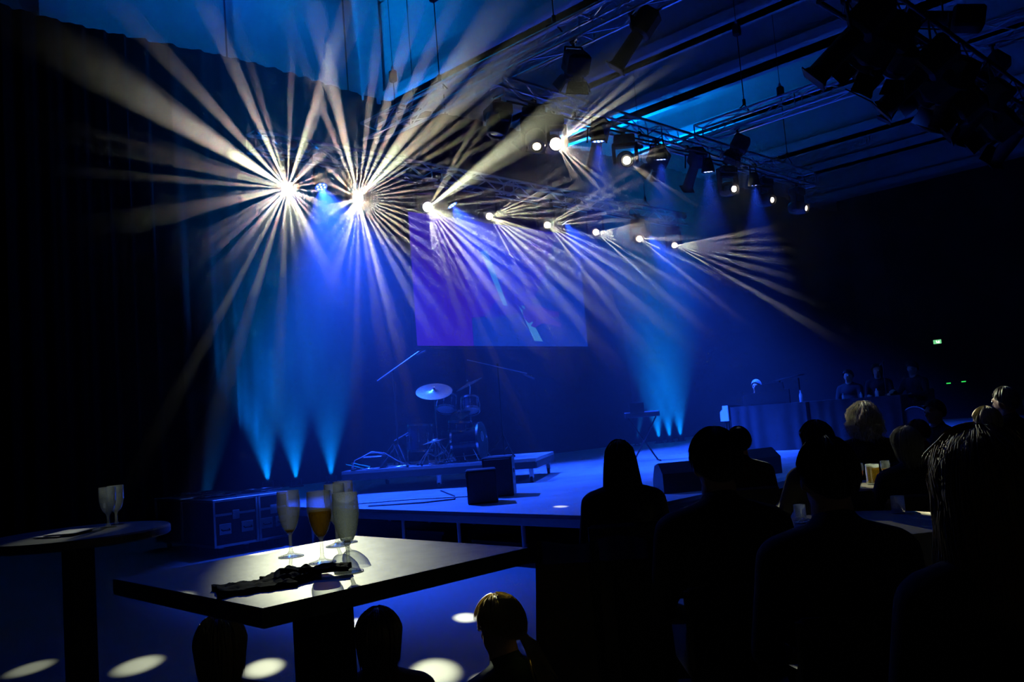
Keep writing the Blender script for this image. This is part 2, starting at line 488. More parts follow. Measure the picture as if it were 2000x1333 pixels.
# black drape with folds in front of the back wall
b = MB()
N = 1500
vs, fs = [], []
zs = [0.0, .5, 1.5, 3, 5, 7, DRAPE_TOP]
for i in range(N + 1):
    x = -5.5 + 41.8 * i / N
    ph = x * 2 * math.pi / .42 + 1.7 * math.sin(x * 1.3) + .9 * math.sin(x * 3.1)
    for z in zs:
        k = 1 - .35 * z / 9
        amp = .065 * (1 + .35 * math.sin(x * 2.1)) * k
        vs.append((x, 15.55 + amp * math.sin(ph) + .02 * math.sin(2 * ph + x), z + (.06 * math.sin(x * .9) if z == DRAPE_TOP else 0)))
M_ = len(zs)
for i in range(N):
    for k in range(M_ - 1):
        fs.append((i * M_ + k, (i + 1) * M_ + k, (i + 1) * M_ + k + 1, i * M_ + k + 1))
b.add(vs, fs, VELVET)
o = b.build('stage_drape', smooth=True)
tag(o, 'huge black folded stage drape covering the wall behind the drum kit', 'curtain')

# haze over the stage
hm = bpy.data.materials.new('stage_haze')
hm.use_nodes = True
hm.cycles.volume_sampling = 'EQUIANGULAR'
nt = hm.node_tree
nt.nodes.clear()
out = nt.nodes.new('ShaderNodeOutputMaterial')
vsn = nt.nodes.new('ShaderNodeVolumeScatter')
vsn.inputs['Anisotropy'].default_value = .62
nt.links.new(vsn.outputs[0], out.inputs['Volume'])
tc = nt.nodes.new('ShaderNodeTexCoord')
sx = nt.nodes.new('ShaderNodeSeparateXYZ')
nt.links.new(tc.outputs['Object'], sx.inputs[0])


def ramp(src, a0, a1, b0, b1):
    m = nt.nodes.new('ShaderNodeMapRange')
    m.interpolation_type = 'SMOOTHSTEP'
    for k, v in zip(('From Min', 'From Max', 'To Min', 'To Max'), (a0, a1, b0, b1)):
        m.inputs[k].default_value = v
    nt.links.new(src, m.inputs[0])
    return m.outputs[0]


def mul(a, c):
    m = nt.nodes.new('ShaderNodeMath')
    m.operation = 'MULTIPLY'
    nt.links.new(a, m.inputs[0])
    if isinstance(c, (int, float)):
        m.inputs[1].default_value = c
    else:
        nt.links.new(c, m.inputs[1])
    return m.outputs[0]


nz = nt.nodes.new('ShaderNodeTexNoise')
nz.inputs['Scale'].default_value = .55
nz.inputs['Detail'].default_value = 2.5
nt.links.new(tc.outputs['Object'], nz.inputs['Vector'])
mx_ = nt.nodes.new('ShaderNodeMath')          # the haze thins out towards the audience, sooner at the left end
mx_.operation = 'MULTIPLY_ADD'
nt.links.new(sx.outputs['X'], mx_.inputs[0])
mx_.inputs[1].default_value = .4
mx_.inputs[2].default_value = -3.2
ya_ = nt.nodes.new('ShaderNodeMath')
mz_ = nt.nodes.new('ShaderNodeMath')
mz_.operation = 'MULTIPLY_ADD'
nt.links.new(sx.outputs['Z'], mz_.inputs[0])
mz_.inputs[1].default_value = .32
mz_.inputs[2].default_value = -1.6
zz_ = nt.nodes.new('ShaderNodeMath')
nt.links.new(mx_.outputs[0], zz_.inputs[0])
nt.links.new(mz_.outputs[0], zz_.inputs[1])
nt.links.new(zz_.outputs[0], ya_.inputs[0])
nt.links.new(sx.outputs['Y'], ya_.inputs[1])
yeff = ya_.outputs[0]
dens = mul(ramp(nz.outputs[0], .30, .68, .012, .034), ramp(yeff, 5.3, 8.2, 0.0, 1))
dens = mul(dens, ramp(sx.outputs['X'], 1.2, 5.0, .3, 1))
dens = mul(dens, ramp(sx.outputs['Z'], 6.0, 9.0, 1, .5))
nt.links.new(dens, vsn.inputs['Density'])
hb = bpy.data.materials.new('stage_haze_still')
hb.use_nodes = True
hb.node_tree.nodes.clear()
ob_ = hb.node_tree.nodes.new('ShaderNodeOutputMaterial')
vb_ = hb.node_tree.nodes.new('ShaderNodeVolumeScatter')
vb_.inputs['Anisotropy'].default_value = .62
vb_.inputs['Density'].default_value = .022
hb.node_tree.links.new(vb_.outputs[0], ob_.inputs['Volume'])
hb.cycles.volume_sampling = 'EQUIANGULAR'
for y0, y1, lb in ((4.0, 9.8, 'front part of the thin drifting stage haze lit by the white beams'), (9.8, 15.4, 'back part of the thin drifting stage haze, deep blue around the drum kit')):
    b = MB()
    x0 = 1.0 if y0 < 5 else 4.4
    b.box(((x0 + 25) / 2, (y0 + y1) / 2, 4.46), (25 - x0, y1 - y0, 8.88), hm if y0 < 5 else hb)
    o = b.build('stage_haze')
    o['kind'] = 'stuff'
    tag(o, lb, 'haze')

# ------------------------------------------------------------------ stage of decks
stage = thing('stage', 'low platform stage of grey decks under the drum kit and the lamps', 'stage', (0, 0, 0))
xs = [6.3 + 2 * k for k in range(10)]
ys = [5.35 + 1 * k for k in range(11)]
dk = MB(); dk.box((1, .5, -.02), (1.994, .994, .04), DECK)
dkm = dk.mesh('deck_panel')
fr = MB()
for s in (0.02, .98):
    fr.box((1, s, -.09), (1.96, .03, .10), ALU)
frm = fr.mesh('deck_frame')
for x in xs:
    for y in ys[:-1]:
        link('deck_panel', dkm, stage, (x, y, .5))
b = MB()
for y in ys:
    b.box((15.9, y, .42), (19.2, .04, .08), ALU)
for x in xs + [25.1]:
    b.box((min(x, 25.4) + .02, 10.35, .42), (.04, 10, .08), ALU)
b.build('deck_frame', stage)
lg = MB(); lg.bar((0, 0, 0), (0, 0, .4), .024, ALU, 10)
lgm = lg.mesh('leg')
for x in xs:
    for y in ys:
        if x < 9 or y < 6.5:
            link('leg', lgm, stage, (x + .06, y + (.06 if y < 15 else -.06), 0))
b = MB(); b.box((8.4, 10.4, .2), (.02, 9.9, .4), CLOTH)
b.box((16, 7.4, .2), (15, .02, .4), CLOTH)
b.build('stage_skirt', stage)
for (x, y, dz) in ((6.75, 8.3, .22), (6.8, 7.0, .14)):
    b = MB(); b.box((x, y, dz), (.5, .9, .04), CASE, bev=.005); b.box((x, y, dz / 2 - .01), (.4, .7, dz - .02), CASE)
    tag(b.build('storage_crate'), 'flat dark crate pushed under the stage edge, ' + ('left one' if y > 8 else 'right one'), 'crate')

# ------------------------------------------------------------------ projection screen
scr = thing('projection_screen', 'wide purple and blue lit projection screen showing a pianist hand', 'screen', (0, 14.6, 0))
X0, X1, Z0, Z1 = 11.72, 17.36, 3.19, 6.13


def em(name, c, s=1.):
    return mat(name, (0, 0, 0), .9, emit=c, estr=s)


b = MB(); b.box(((X0 + X1) / 2, .03, (Z0 + Z1) / 2), (X1 - X0 + .12, .04, Z1 - Z0 + .12), BLACK)
b.build('screen_frame', scr)
PUR = em('picture_purple', (.040, .008, .50), .75)
BLU = em('picture_blue', (.004, .035, .42), .75)
IND = em('picture_indigo', (.012, .012, .46), .75)
PAL = em('picture_pale_blue', (.05, .22, .55), .9)
HND = em('picture_hand_violet', (.045, .035, .46), .75)
w_, h_ = X1 - X0, Z1 - Z0


def sp(u, v, dy=0.):
    return (X0 + u * w_, dy, Z0 + v * h_)


def pic(name, pts, m, dy):
    q = MB(); q.poly([sp(u, v, dy) for u, v in pts], m)
    return q.build(name, scr)


pic('picture_background', [(0, 0), (1, 0), (1, 1), (0, 1)], IND, 0)
pic('picture_purple_area', [(0, 0), (.29, 0), (.29, .22), (.36, .24), (.42, .34), (.50, .42), (.36, .75), (.30, 1), (0, 1)], PUR, -.004)
pic('picture_blue_area', [(.29, 0), (1, 0), (1, .98), (.82, .9), (.72, .55), (.62, .28), (.45, .24), (.29, .22)], BLU, -.006)
pic('picture_light_strip', [(.365, .76), (.405, .77), (.50, .33), (.475, .33)], PAL, -.009)
pic('picture_piano_keys', [(.565, .34), (.60, .335), (.70, .04), (.645, .045)], PAL, -.009)
pic('picture_hand', [(.59, .23), (.585, .29), (.62, .335), (.69, .34), (.76, .31), (.82, .30), (.82, .255), (.74, .25), (.83, .195), (.82, .165), (.71, .20), (.655, .155), (.63, .17), (.655, .215), (.62, .19)], HND, -.012)
pic('picture_dark_edge', [(.52, .42), (.535, .42), (.60, .30), (.585, .30)], IND, -.013)
for x in (X0 + .4, X1 - .4):
    b = MB(); b.bar((x, .03, Z1 + .05), (x, .03, 11.3), .008, BLACK, 6)
    b.build('hanging_wire', scr)

# ------------------------------------------------------------------ trusses
_bar = {}


def unit_bar(r, m):
    k = (r, m.name)
    if k not in _bar:
        q = MB(); q.bar((0, 0, 0), (0, 0, 1), r, m, 8)
        _bar[k] = q.mesh('bar', True)
    return _bar[k]


def place_bar(name, a, b, r, m, parent):
    a, b = V(a), V(b)
    o = link(name, unit_bar(r, m), parent)
    d = b - a
    o.matrix_local = Matrix.Translation(a) @ aim(d).to_4x4() @ Matrix.Diagonal((1, 1, d.length, 1))
    return o


def truss(label, a, axis, length, w=.29, bay=.48, m=ALU, name='lighting_truss'):
    """box truss from corner a (lowest x, y, z) along axis 0 (x) or 1 (y)"""
    t = thing(name, label, 'truss', a)

    def P(s, u, v):
        return (s, u, v) if axis == 0 else (u, s, v)
    cor = [(0, 0), (w, 0), (w, w), (0, w)]
    for c in cor:
        place_bar('chord', P(0, *c), P(length, *c), .025, m, t)
    n = int(length / bay)
    bay = length / n
    for i in range(n):
        for k in range(4):
            c0, c1 = cor[k], cor[(k + 1) % 4]
            if i % 2:
                c0, c1 = c1, c0
            place_bar('brace', P(i * bay, *c0), P((i + 1) * bay, *c1), .010, m, t)
    for i in range(0, n + 1, 4):
        for k in range(4):
            place_bar('strut', P(i * bay, *cor[k]), P(i * bay, *cor[(k + 1) % 4]), .013, m, t)
    return t


truss('back lamp truss with a cyan-lit left end in front of the screen', (6.85, 12.26, 6.08), 0, 12.1)
truss('front lamp truss above the stage edge, with dark moving heads under it', (8.6, 8.38, 6.05), 0, 9.6)
truss('cross truss running from the drape towards the top of the frame over the left stage', (8.66, 3.0, 6.42), 1, 8.9)
truss('cross truss at the right with dark chords, running over the front lamp truss', (14.0, 2.6, 6.42), 1, 6.1)
truss('near dark truss crowded with black spotlights in the top right corner', (7.6, 3.0, 5.05), 0, 8.4, m=DARKSTEEL)
b = MB()
b.tube([(7.0 + .3 * i, 12.28 + .01 * math.sin(i), 5.99 + .012 * math.sin(i * 2.2)) for i in range(40)], .014, CASE)
b.tube([(8.7 + .3 * i, 8.42, 5.99 + .015 * math.sin(i * 1.7)) for i in range(31)], .016, BLACK)
for i in range(26):
    b.box((7.1 + i * .22, 12.28, 5.97), (.04, .05, .03), ALU)
tag(b.build('cable_loom'), 'thin cable loom slung under the lamp trusses', 'cable')

# ------------------------------------------------------------------ chain hoists and hanging wires
def hoist(x, y, z, top, label):
    t = thing('chain_hoist', label, 'hoist', (x, y, z))
    q = MB(); q.box((0, 0, 1.54), (.11, .14, .22), BLACK, bev=.02); q.bar((0, 0, 1.65), (0, 0, 1.72), .03, CHROME)
    q.build('motor', t)
    q = MB(); q.bar((0, 0, .12), (0, 0, 1.45), .010, DARKSTEEL, 6); q.bar((0, 0, 1.7), (0, 0, top - z), .007, DARKSTEEL, 6)
    q.build('chain', t)
    q = MB(); q.bar((0, 0, .22), (0, 0, .12), .03, BLACK); q.bar((-.17, 0, .02), (0, 0, .13), .012, BLACK); q.bar((.17, 0, .02), (0, 0, .13), .012, BLACK)
    q.build('hook', t)


hoist(9.7, 12.25, 6.37, 11.4, 'black chain hoist holding the back truss, left of the cross truss')
hoist(8.8, 9.95, 6.71, 11.4, 'black chain hoist on the left cross truss, nearest the drape')
hoist(8.8, 7.5, 6.71, 11.4, 'black chain hoist on the left cross truss, nearer the viewer')
hoist(14.15, 7.7, 6.71, 11.4, 'black chain hoist on the right cross truss')
hoist(16.9, 8.34, 6.34, 11.4, 'black chain hoist above the right end of the front lamp truss')
hoist(17.2, 12.25, 6.37, 11.4, 'black chain hoist above the right end of the back truss')
hoist(10.6, 3.15, 5.34, 11.4, 'black chain hoist on the near dark truss')

# ------------------------------------------------------------------ moving heads
def moving_head(P, ax, label, group, truss_z, lens=LENSM, lr=.085, big=1.0, lit=True):
    P, ax = V(P), V(ax).normalized()
    piv = P - ax * .20 * big
    t = thing('moving_head', label, 'stage light', (piv.x, piv.y, truss_z), 0, group)
    loc = piv - V((piv.x, piv.y, truss_z))
    side = ax.cross(V((0, 0, 1))).normalized()
    zt = loc.z
    q = MB()
    R = Matrix((side, V((0, 0, 1)).cross(side), V((0, 0, 1)))).transposed()
    q.box((0, 0, -.14 * big), (.34 * big, .26 * big, .15 * big), BLACK, R, .02)
    q.build('base', t)
    q = MB(); q.bar((0, 0, .02), (0, 0, -.07), .03, DARKSTEEL); q.box((0, 0, .03), (.08, .08, .06), DARKSTEEL)
    q.build('clamp', t)
    for s in (-1, 1):
        q = MB()
        q.box(side * s * .185 * big + V((0, 0, (zt - .22 * big) / 2 - .02)), (.05 * big, .13 * big, abs(zt) - .12 * big), BLACK, R, .015)
        q.build('yoke_arm', t)
    q = MB(); q.box((0, 0, -.24 * big), (.40 * big, .14 * big, .05), BLACK, R, .01)
    q.build('yoke_bridge', t)
    A = aim(ax)
    q = MB()
    k = big
    q.lathe([(0, -.22 * k), (.10 * k, -.21 * k), (.145 * k, -.14 * k), (.155 * k, -.02 * k), (.14 * k, .08 * k), (.115 * k, .17 * k), (.115 * k, .195 * k), (.095 * k, .195 * k), (.09 * k, .17 * k)], PLASTIC, loc, A, 24)
    q.build('head', t, True)
    q = MB()
    q.lathe([(0, .183 * k), (lr * .8, .181 * k), (lr, .175 * k)], lens, loc, A, 24)
    q.build('lens', t, True)
    return t


names = ['farthest left', 'second from the left', 'third from the left', 'fourth from the left', 'fifth from the left', 'sixth from the left', 'seventh from the left', 'farthest right']
for k in range(8):
    d = AXES[k].copy()
    moving_head(V(LENS[k]) - d * .03, d, 'white-beam moving head on the back truss, ' + names[k] + ' of eight', 'beam lights on the back truss', 6.08, lr=.085 if k < 3 else .062)
moving_head(V(LENS[8]) - AXES[8] * .03, AXES[8], 'moving head spotlight on the front truss with a full white sunburst', 'moving heads on the front truss', 6.05)
moving_head(V(LENS[9]) - AXES[9] * .03, AXES[9], 'moving head on the front truss with a white oval lens and one thin beam', 'moving heads on the front truss', 6.05, lr=.062)
for p, d, l in (((14.7, 8.38, 5.5), (-.40, -.9, -.25), 'moving head with a white oval lens between the two right blue cans'),
                ((16.3, 8.45, 5.5), (-.2, -.98, -.25), 'moving head with a narrow white lens, second from the right end of the front truss'),
                ((17.78, 8.45, 5.5), (.05, -1, -.25), 'moving head with a thin white lens at the right end of the front truss')):
    moving_head(p, d, l, 'moving heads on the front truss', 6.05, LENSD if p[0] > 15 else LENSM, .055)
moving_head((8.62, 8.62, 5.52), (-.25, .1, -1), 'unlit dark moving head at the left end of the front truss pointing down', 'unlit moving heads', 6.05, CHROME, .1, 1.2)
moving_head((9.12, 8.3, 5.35), (-.55, -.55, -.8), 'dark moving head just left of the front sunburst lamp whose glowing lens stands for a bright reflection', 'unlit moving heads', 6.05, LENSD, .06, 1.0)  # lens glow put in for a bright reflection beside the sunburst lamp
# small white reflections low on the right: two far battens
# ------------------------------------------------------------------ LED cans
def can(P, d, label, group, truss_z):
    P, d = V(P), V(d).normalized()
    t = thing('led_can', label, 'stage light', (P.x, P.y, truss_z), 0, group)
    loc = P - V((P.x, P.y, truss_z))
    A = aim(d)
    q = MB()
    q.lathe([(0, -.26), (.07, -.25), (.085, -.2), (.115, -.04), (.118, 0), (.105, 0), (.10, -.02), (0, -.02)], BLACK, loc, A, 24)
    q.build('housing', t, True)
    side = d.cross(V((0, 1, 0))).normalized()
    q = MB()
    c = loc - d * .12
    q.bar(c - side * .13, c + side * .13, .012, BLACK)
    for s in (-1, 1):
        q.bar(c + side * s * .13, V((0, 0, c.z + .24)) + side * s * .10, .012, BLACK)
    q.bar(V((0, 0, c.z + .24)) - side * .1, V((0, 0, c.z + .24)) + side * .1, .012, BLACK)
    q.build('bracket', t)
    ty = (12.26 if P.y > 10 else 8.38) - P.y
    q = MB(); q.bar((0, 0, c.z + .24), (0, ty, -.02), .014, DARKSTEEL); q.bar((0, ty, -.04), (0, ty, .04), .035, DARKSTEEL)
    q.build('clamp', t)
    q = MB(); q.lathe([(0, -.018), (.10, -.016), (.103, -.012)], LEDRING, loc, A, 24)
    q.build('front_glass', t)
    dot = MB(); dot.lathe([(0, .006), (.014, .004), (.018, 0)], LEDBLUE, n=12)
    dm = dot.mesh('led')
    for k in range(7):
        r = 0 if k == 6 else .062
        a = k * math.pi / 3
        o = link('led', dm, t)
        o.matrix_local = Matrix.Translation(loc + A @ V((r * math.cos(a), r * math.sin(a), -.012))) @ A.to_4x4()
    return t


nm = ['between the two left sunbursts', 'left of the screen middle, third lamp along', 'over the right half of the screen', 'right of the screen, near the truss end']
for (p, d), n_ in zip(PARS_BACK, nm):
    can(p, d, 'blue lit LED can on the back truss ' + n_, 'blue cans on the back truss', 6.08)
nm = ['just right of the sunburst lamp', 'second from the left', 'third from the left', 'rightmost']
for (p, d), n_ in zip(PARS_FRONT, nm):
    can(p, d, 'blue lit LED can pointing down from the front truss, ' + n_, 'blue cans on the front truss', 6.05)
# pairs of small round floodlights on the back truss
for x, y, z, lb in ((7.5, 12.22, 6.22, 'left one of the two small round floods on the left truss end'), (7.76, 12.22, 6.22, 'right one of the two small round floods on the left truss end'),
                    (18.5, 12.22, 6.25, 'left one of the two small round floods on the right truss end'), (18.75, 12.22, 6.25, 'right one of the two small round floods on the right truss end')):
    q = MB(); q.lathe([(0, -.1), (.05, -.09), (.075, 0), (.07, .04), (0, .05)], ALU, (x, y, z), aim((-.5, -.8, .1)), 20)
    q.bar((x, y, z), (x, y + .04, z + .14), .012, ALU)
    tag(q.build('small_flood', smooth=True), lb, 'stage light', 'small floods on the back truss')

# ------------------------------------------------------------------ uplighters
nm = ['left', 'middle', 'right']
for i, (p, d) in enumerate(UPLIGHTS):
    t = thing('uplighter', ('cyan uplighter on the stage floor by the drape, %s of the three beside the drums' if i < 3 else 'cyan uplighter on the far stage behind the keyboard, %s of the three') % nm[i % 3], 'stage light', (p[0], p[1], .5), 0, 'left uplighters' if i < 3 else 'far uplighters')
    A = aim(d)
    q = MB(); q.lathe([(0, -.10), (.09, -.09), (.10, .02), (.085, .02), (.08, .0), (0, .0)], BLACK, (0, 0, .13), A, 20)
    q.build('housing', t, True)
    q = MB(); q.lathe([(0, .004), (.078, .003)], CYANLED, (0, 0, .13), A, 20)
    q.build('front_glass', t)
    q = MB(); q.box((0, 0, .012), (.22, .16, .024), BLACK); q.box((-.105, 0, .07), (.01, .05, .12), BLACK); q.box((.105, 0, .07), (.01, .05, .12), BLACK)
    q.build('floor_bracket', t)

for (a_, b_, e_), lb in zip(ADDED_LAMPS, ('added cyan lamp hidden behind the flight cases, brightening the left truss end', 'added cyan lamp on the far stage, brightening the right truss end')):
    t = thing('added_truss_lamp', lb, 'stage light', (a_[0], a_[1], a_[2] - .12))
    A = aim(V(b_) - V(a_))
    q = MB(); q.lathe([(0, -.08), (.06, -.07), (.07, .05), (.06, .05), (.055, .03), (0, .03)], BLACK, (0, 0, .12), A, 20); q.build('housing', t, True)
    q = MB(); q.box((0, 0, .01), (.18, .14, .02), BLACK); q.box((-.08, 0, .06), (.01, .04, .11), BLACK); q.box((.08, 0, .06), (.01, .04, .11), BLACK); q.build('floor_bracket', t)

# ------------------------------------------------------------------ spotlights on the near dark truss
def profile_spot(x, z_top, d, label, kind=0, y=3.14, k=1.0):
    d = V(d).normalized()
    t = thing('theatre_spotlight', label, 'stage light', (x, y, z_top), 0, 'black spotlights on the near truss')
    A = aim(d)
    c = V((0, -.02, -.30 * k))
    q = MB()
    if kind == 0:   # long profile spot
        q.box(c - d * .22 * k, (.26 * k, .26 * k, .34 * k), MATTE, A, .03)
        q.bar(c - d * .05, c + d * .42 * k, .085 * k, MATTE, 16, .095 * k)
        q.build('body', t)
        q = MB(); q.lathe([(.10 * k, 0), (.115 * k, .03)], MATTE, c + d * .40 * k, A, 16); q.box(c + d * .45 * k, (.23 * k, .23 * k, .012), MATTE, A)
        q.build('gel_frame', t)
    else:           # fresnel with barn doors
        q.box(c - d * .02, (.32 * k, .30 * k, .30 * k), MATTE, A, .04)
        q.bar(c + d * .12 * k, c + d * .18 * k, .14 * k, MATTE, 20)
        q.build('body', t)
        for s in range(4):
            ang = s * math.pi / 2
            out_ = A @ V((math.cos(ang), math.sin(ang), 0))
            sd = A @ V((-math.sin(ang), math.cos(ang), 0))
            p0 = c + d * .18 * k + out_ * .14 * k
            p1 = p0 + d * .15 * k + out_ * .08 * k
            q = MB(); q.poly([p0 - sd * .13 * k, p0 + sd * .13 * k, p1 + sd * .17 * k, p1 - sd * .17 * k], MATTE, tuple(out_ * .006))
            q.build('barn_door', t)
    side = d.cross(V((0, 0, 1))).normalized()
    q = MB()
    for s in (-1, 1):
        q.bar(c + side * s * .17 * k, V((0, 0, -.05)) + side * s * .12 * k, .014, MATTE)
    q.bar(V((0, 0, -.05)) - side * .12 * k, V((0, 0, -.05)) + side * .12 * k, .014, MATTE)
    q.build('yoke', t)
    q = MB(); q.bar((0, 0, -.05), (0, 0, .02), .022, DARKSTEEL); q.box((0, 0, .03), (.06, .08, .06), DARKSTEEL)
    q.build('clamp', t)
    return t


SPOTS = [(7.85, (-.3, .75, -.7), 0, 1.1, 'long profile spot'), (8.25, (.1, .8, -.6), 1, 1.1, 'square fresnel with open barn doors'), (8.6, (.0, .7, -.8), 0, 1.0, 'profile spot hanging steeply'),
         (8.95, (.4, .8, -.5), 1, .9, 'fresnel with barn doors'), (9.45, (-.2, .8, -.6), 0, 1.1, 'long profile spot'), (9.95, (.1, .9, -.4), 1, 1.1, 'fresnel with barn doors'), (10.4, (.2, .7, -.8), 0, 1.0, 'profile spot hanging steeply'),
         (10.9, (-.2, .8, -.5), 1, 1.15, 'fresnel with barn doors'), (11.5, (.1, .8, -.6), 0, 1.0, 'long profile spot'), (12.1, (0, .9, -.5), 1, 1.2, 'fresnel with barn doors'), (12.9, (.3, .8, -.6), 0, 1.1, 'profile spot')]
ordn = ['first', 'second', 'third', 'fourth', 'fifth', 'sixth', 'seventh', 'eighth', 'ninth', 'tenth', 'last']
for i, (x, d, kd, k, nme) in enumerate(SPOTS):
    profile_spot(x, 5.05, d, 'black ' + nme + ' under the near truss, ' + ordn[i] + ' from its left end', kd, 3.14, k)
for i, (x, d, kd, k) in enumerate(((8.3, (-.5, .7, -.3), 1, 1.1), (10.6, (.4, .8, -.2), 0, 1.0))):
    t = profile_spot(x, 5.62, d, 'black spotlight standing up above the near truss, ' + ('left one' if i == 0 else 'right one'), kd, 3.14, k)
    t.rotation_euler = (0, math.pi, 0)
    t.location.z = 5.36
# dark fixtures on the cross trusses
for (x, y, z, d, kd, l) in ((14.15, 7.9, 6.42, (-.3, .5, -.9), 1, 'dark fresnel under the far end of the right cross truss'), (14.15, 5.0, 6.42, (-.2, .6, -.8), 0, 'dark spotlight under the middle of the right cross truss'),
                           (14.15, 3.6, 6.42, (-.2, .7, -.7), 1, 'dark fresnel at the near end of the right cross truss'), (8.8, 7.2, 6.42, (.3, .6, -.8), 1, 'dark fresnel under the left cross truss, near the front truss'),
                           (8.8, 6.2, 6.42, (-.3, .6, -.8), 0, 'dark spotlight under the near part of the left cross truss'), (9.3, 8.5, 6.05, (.2, .6, -.8), 1, 'dark fresnel on the front truss left of the sunburst lamp'),
                           (10.75, 8.5, 6.05, (.3, .6, -.8), 0, 'dark spotlight on the front truss between the first two blue cans'), (12.4, 8.5, 6.05, (.2, .7, -.7), 1, 'dark fresnel on the front truss between the middle blue cans'),
                           (13.5, 8.5, 6.05, (.4, .7, -.7), 0, 'dark spotlight on the front truss left of the rightmost blue can')):
    profile_spot(x, z, d, l, kd, y, 1.0)

# ------------------------------------------------------------------ flight cases at the left stage end
def flight_case(x, y, sx, sy, h, label, lit=True):
    t = thing('flight_case', label, 'case', (x, y, 0), 0, 'flight cases beside the stage')
    q = MB(); q.box((sx / 2, sy / 2, .10 + (h - .10) / 2), (sx - .01, sy - .01, h - .10), CASE)
    q.build('body', t)
    e = .034
    zs_ = (.10, h)
    for a_, b_ in (((0, 0), (sx, 0)), ((sx, 0), (sx, sy)), ((sx, sy), (0, sy)), ((0, sy), (0, 0))):
        for z in zs_:
            q = MB(); c = V(((a_[0] + b_[0]) / 2, (a_[1] + b_[1]) / 2, z - (e / 2 if z > .2 else -e / 2)))
            q.box(c, (abs(a_[0] - b_[0]) + e * .6 or e, abs(a_[1] - b_[1]) + e * .6 or e, e), ALU, bev=.004)
            q.build('edge_rail', t)
    for cx, cy_ in ((0, 0), (sx, 0), (sx, sy), (0, sy)):
        q = MB(); q.box((cx, cy_, .10 + (h - .10) / 2), (e, e, h - .10), ALU, bev=.004)
        q.build('corner_rail', t)
    for cx in (.12, sx - .12):
        for cy_ in (.12, sy - .12):
            q = MB(); q.bar((cx - .02, cy_, .045), (cx + .02, cy_, .045), .045, BLACK, 16); q.box((cx, cy_, .09), (.07, .07, .02), ALU)
            q.build('caster', t)
    # lid line, latches, handles on the front face (y = 0)
    q = MB(); q.box((sx / 2, -.002, h * .72), (sx, .012, .03), ALU)
    q.build('lid_rail', t)
    q = MB(); q.box((sx * .5, -.008, h * .70), (.10, .02, .12), ALU, bev=.005)
    q.build('butterfly_latch', t)
    for fx in (.24, .76):
        q = MB(); q.box((sx * fx, -.006, h * .46), (.17, .012, .14), ALU, bev=.004)
        hp = q.build('handle_plate', t)
        q = MB(); q.tube([(sx * fx - .055, -.012, h * .46), (sx * fx - .05, -.04, h * .44), (sx * fx + .05, -.04, h * .44), (sx * fx + .055, -.012, h * .46)], .008, BLACK)
        q.build('handle', hp)
    return t


flight_case(5.2, 10.88, .60, .95, .72, 'dark blue-lit flight case nearest the round table, left of the pair')
flight_case(5.84, 10.88, .42, .95, .72, 'narrower dark flight case tight beside the stage, right of the pair')
flight_case(5.25, 11.95, .98, .85, .72, 'dark flight case in the second row behind the pair')
# cloths and cables on the case tops
for x, y, n_, lb in ((5.25, 11.2, 7, 'rumpled dark cable and cloth pile on the left flight case'), (5.86, 11.15, 4, 'thin cable coil on the right flight case'), (5.4, 12.2, 6, 'flattened pile of cables on the rear flight case')):
    q = MB()
    for i in range(n_):
        pts = []
        for k in range(12):
            pts.append((x + .15 + .16 * i % .4 + .14 * math.cos(k * .7 + i), y + .25 + .2 * math.sin(k * .6 + i * 1.3), .737 + .005 * i % .02 + .004 * math.sin(k)))
        q.tube(pts, .009, PLASTIC)
    tag(q.build('cable_pile', smooth=True), lb, 'cables')

# ------------------------------------------------------------------ drum riser and kit
RO = V((7.63, 11.57, .5))                     # front left corner
RD = V((.573, -.8195, 0)).normalized()        # along the front edge, to the right
RN = V((.8195, .573, 0))                      # away from the viewer
rz = math.atan2(RD.y, RD.x)
RT = .86                                      # riser top height
t = thing('drum_riser', 'low rolling platform of grey decks carrying the drum kit', 'riser', RO, rz)
for i in range(3):
    for j in range(2):
        q = MB(); q.box((.5 + i * 1.02, .5 + j * 1.0, RT - .5 - .03), (1.012, .992, .06), DECK)
        q.build('deck_panel', t)
for yy in (.015, 1.985):
    q = MB(); q.box((1.52, yy, RT - .5 - .10), (3.04, .03, .10), DARKSTEEL)
    q.build('side_rail', t)
for xx in (.015, 3.035):
    q = MB(); q.box((xx, 1.0, RT - .5 - .10), (.03, 1.94, .10), DARKSTEEL)
    q.build('end_rail', t)
for xx in (.08, 1.52, 2.95):
    for yy in (.1, 1.9):
        q = MB(); q.box((xx, yy, .17), (.06, .06, .20), ALU)
        lg_ = q.build('leg', t)
        q = MB(); q.bar((xx - .02, yy, .05), (xx + .02, yy, .05), .05, BLACK, 16); q.box((xx, yy, .095), (.07, .07, .01), ALU)
        q.build('caster', lg_)
LACQ = mat('dark_drum_lacquer', (.015, .02, .05), .22)
SKIN = mat('white_drum_head', (.50, .55, .58), .5)
BRASS = mat('cymbal_bronze', (.32, .29, .22), .36, .85, .1, 30)


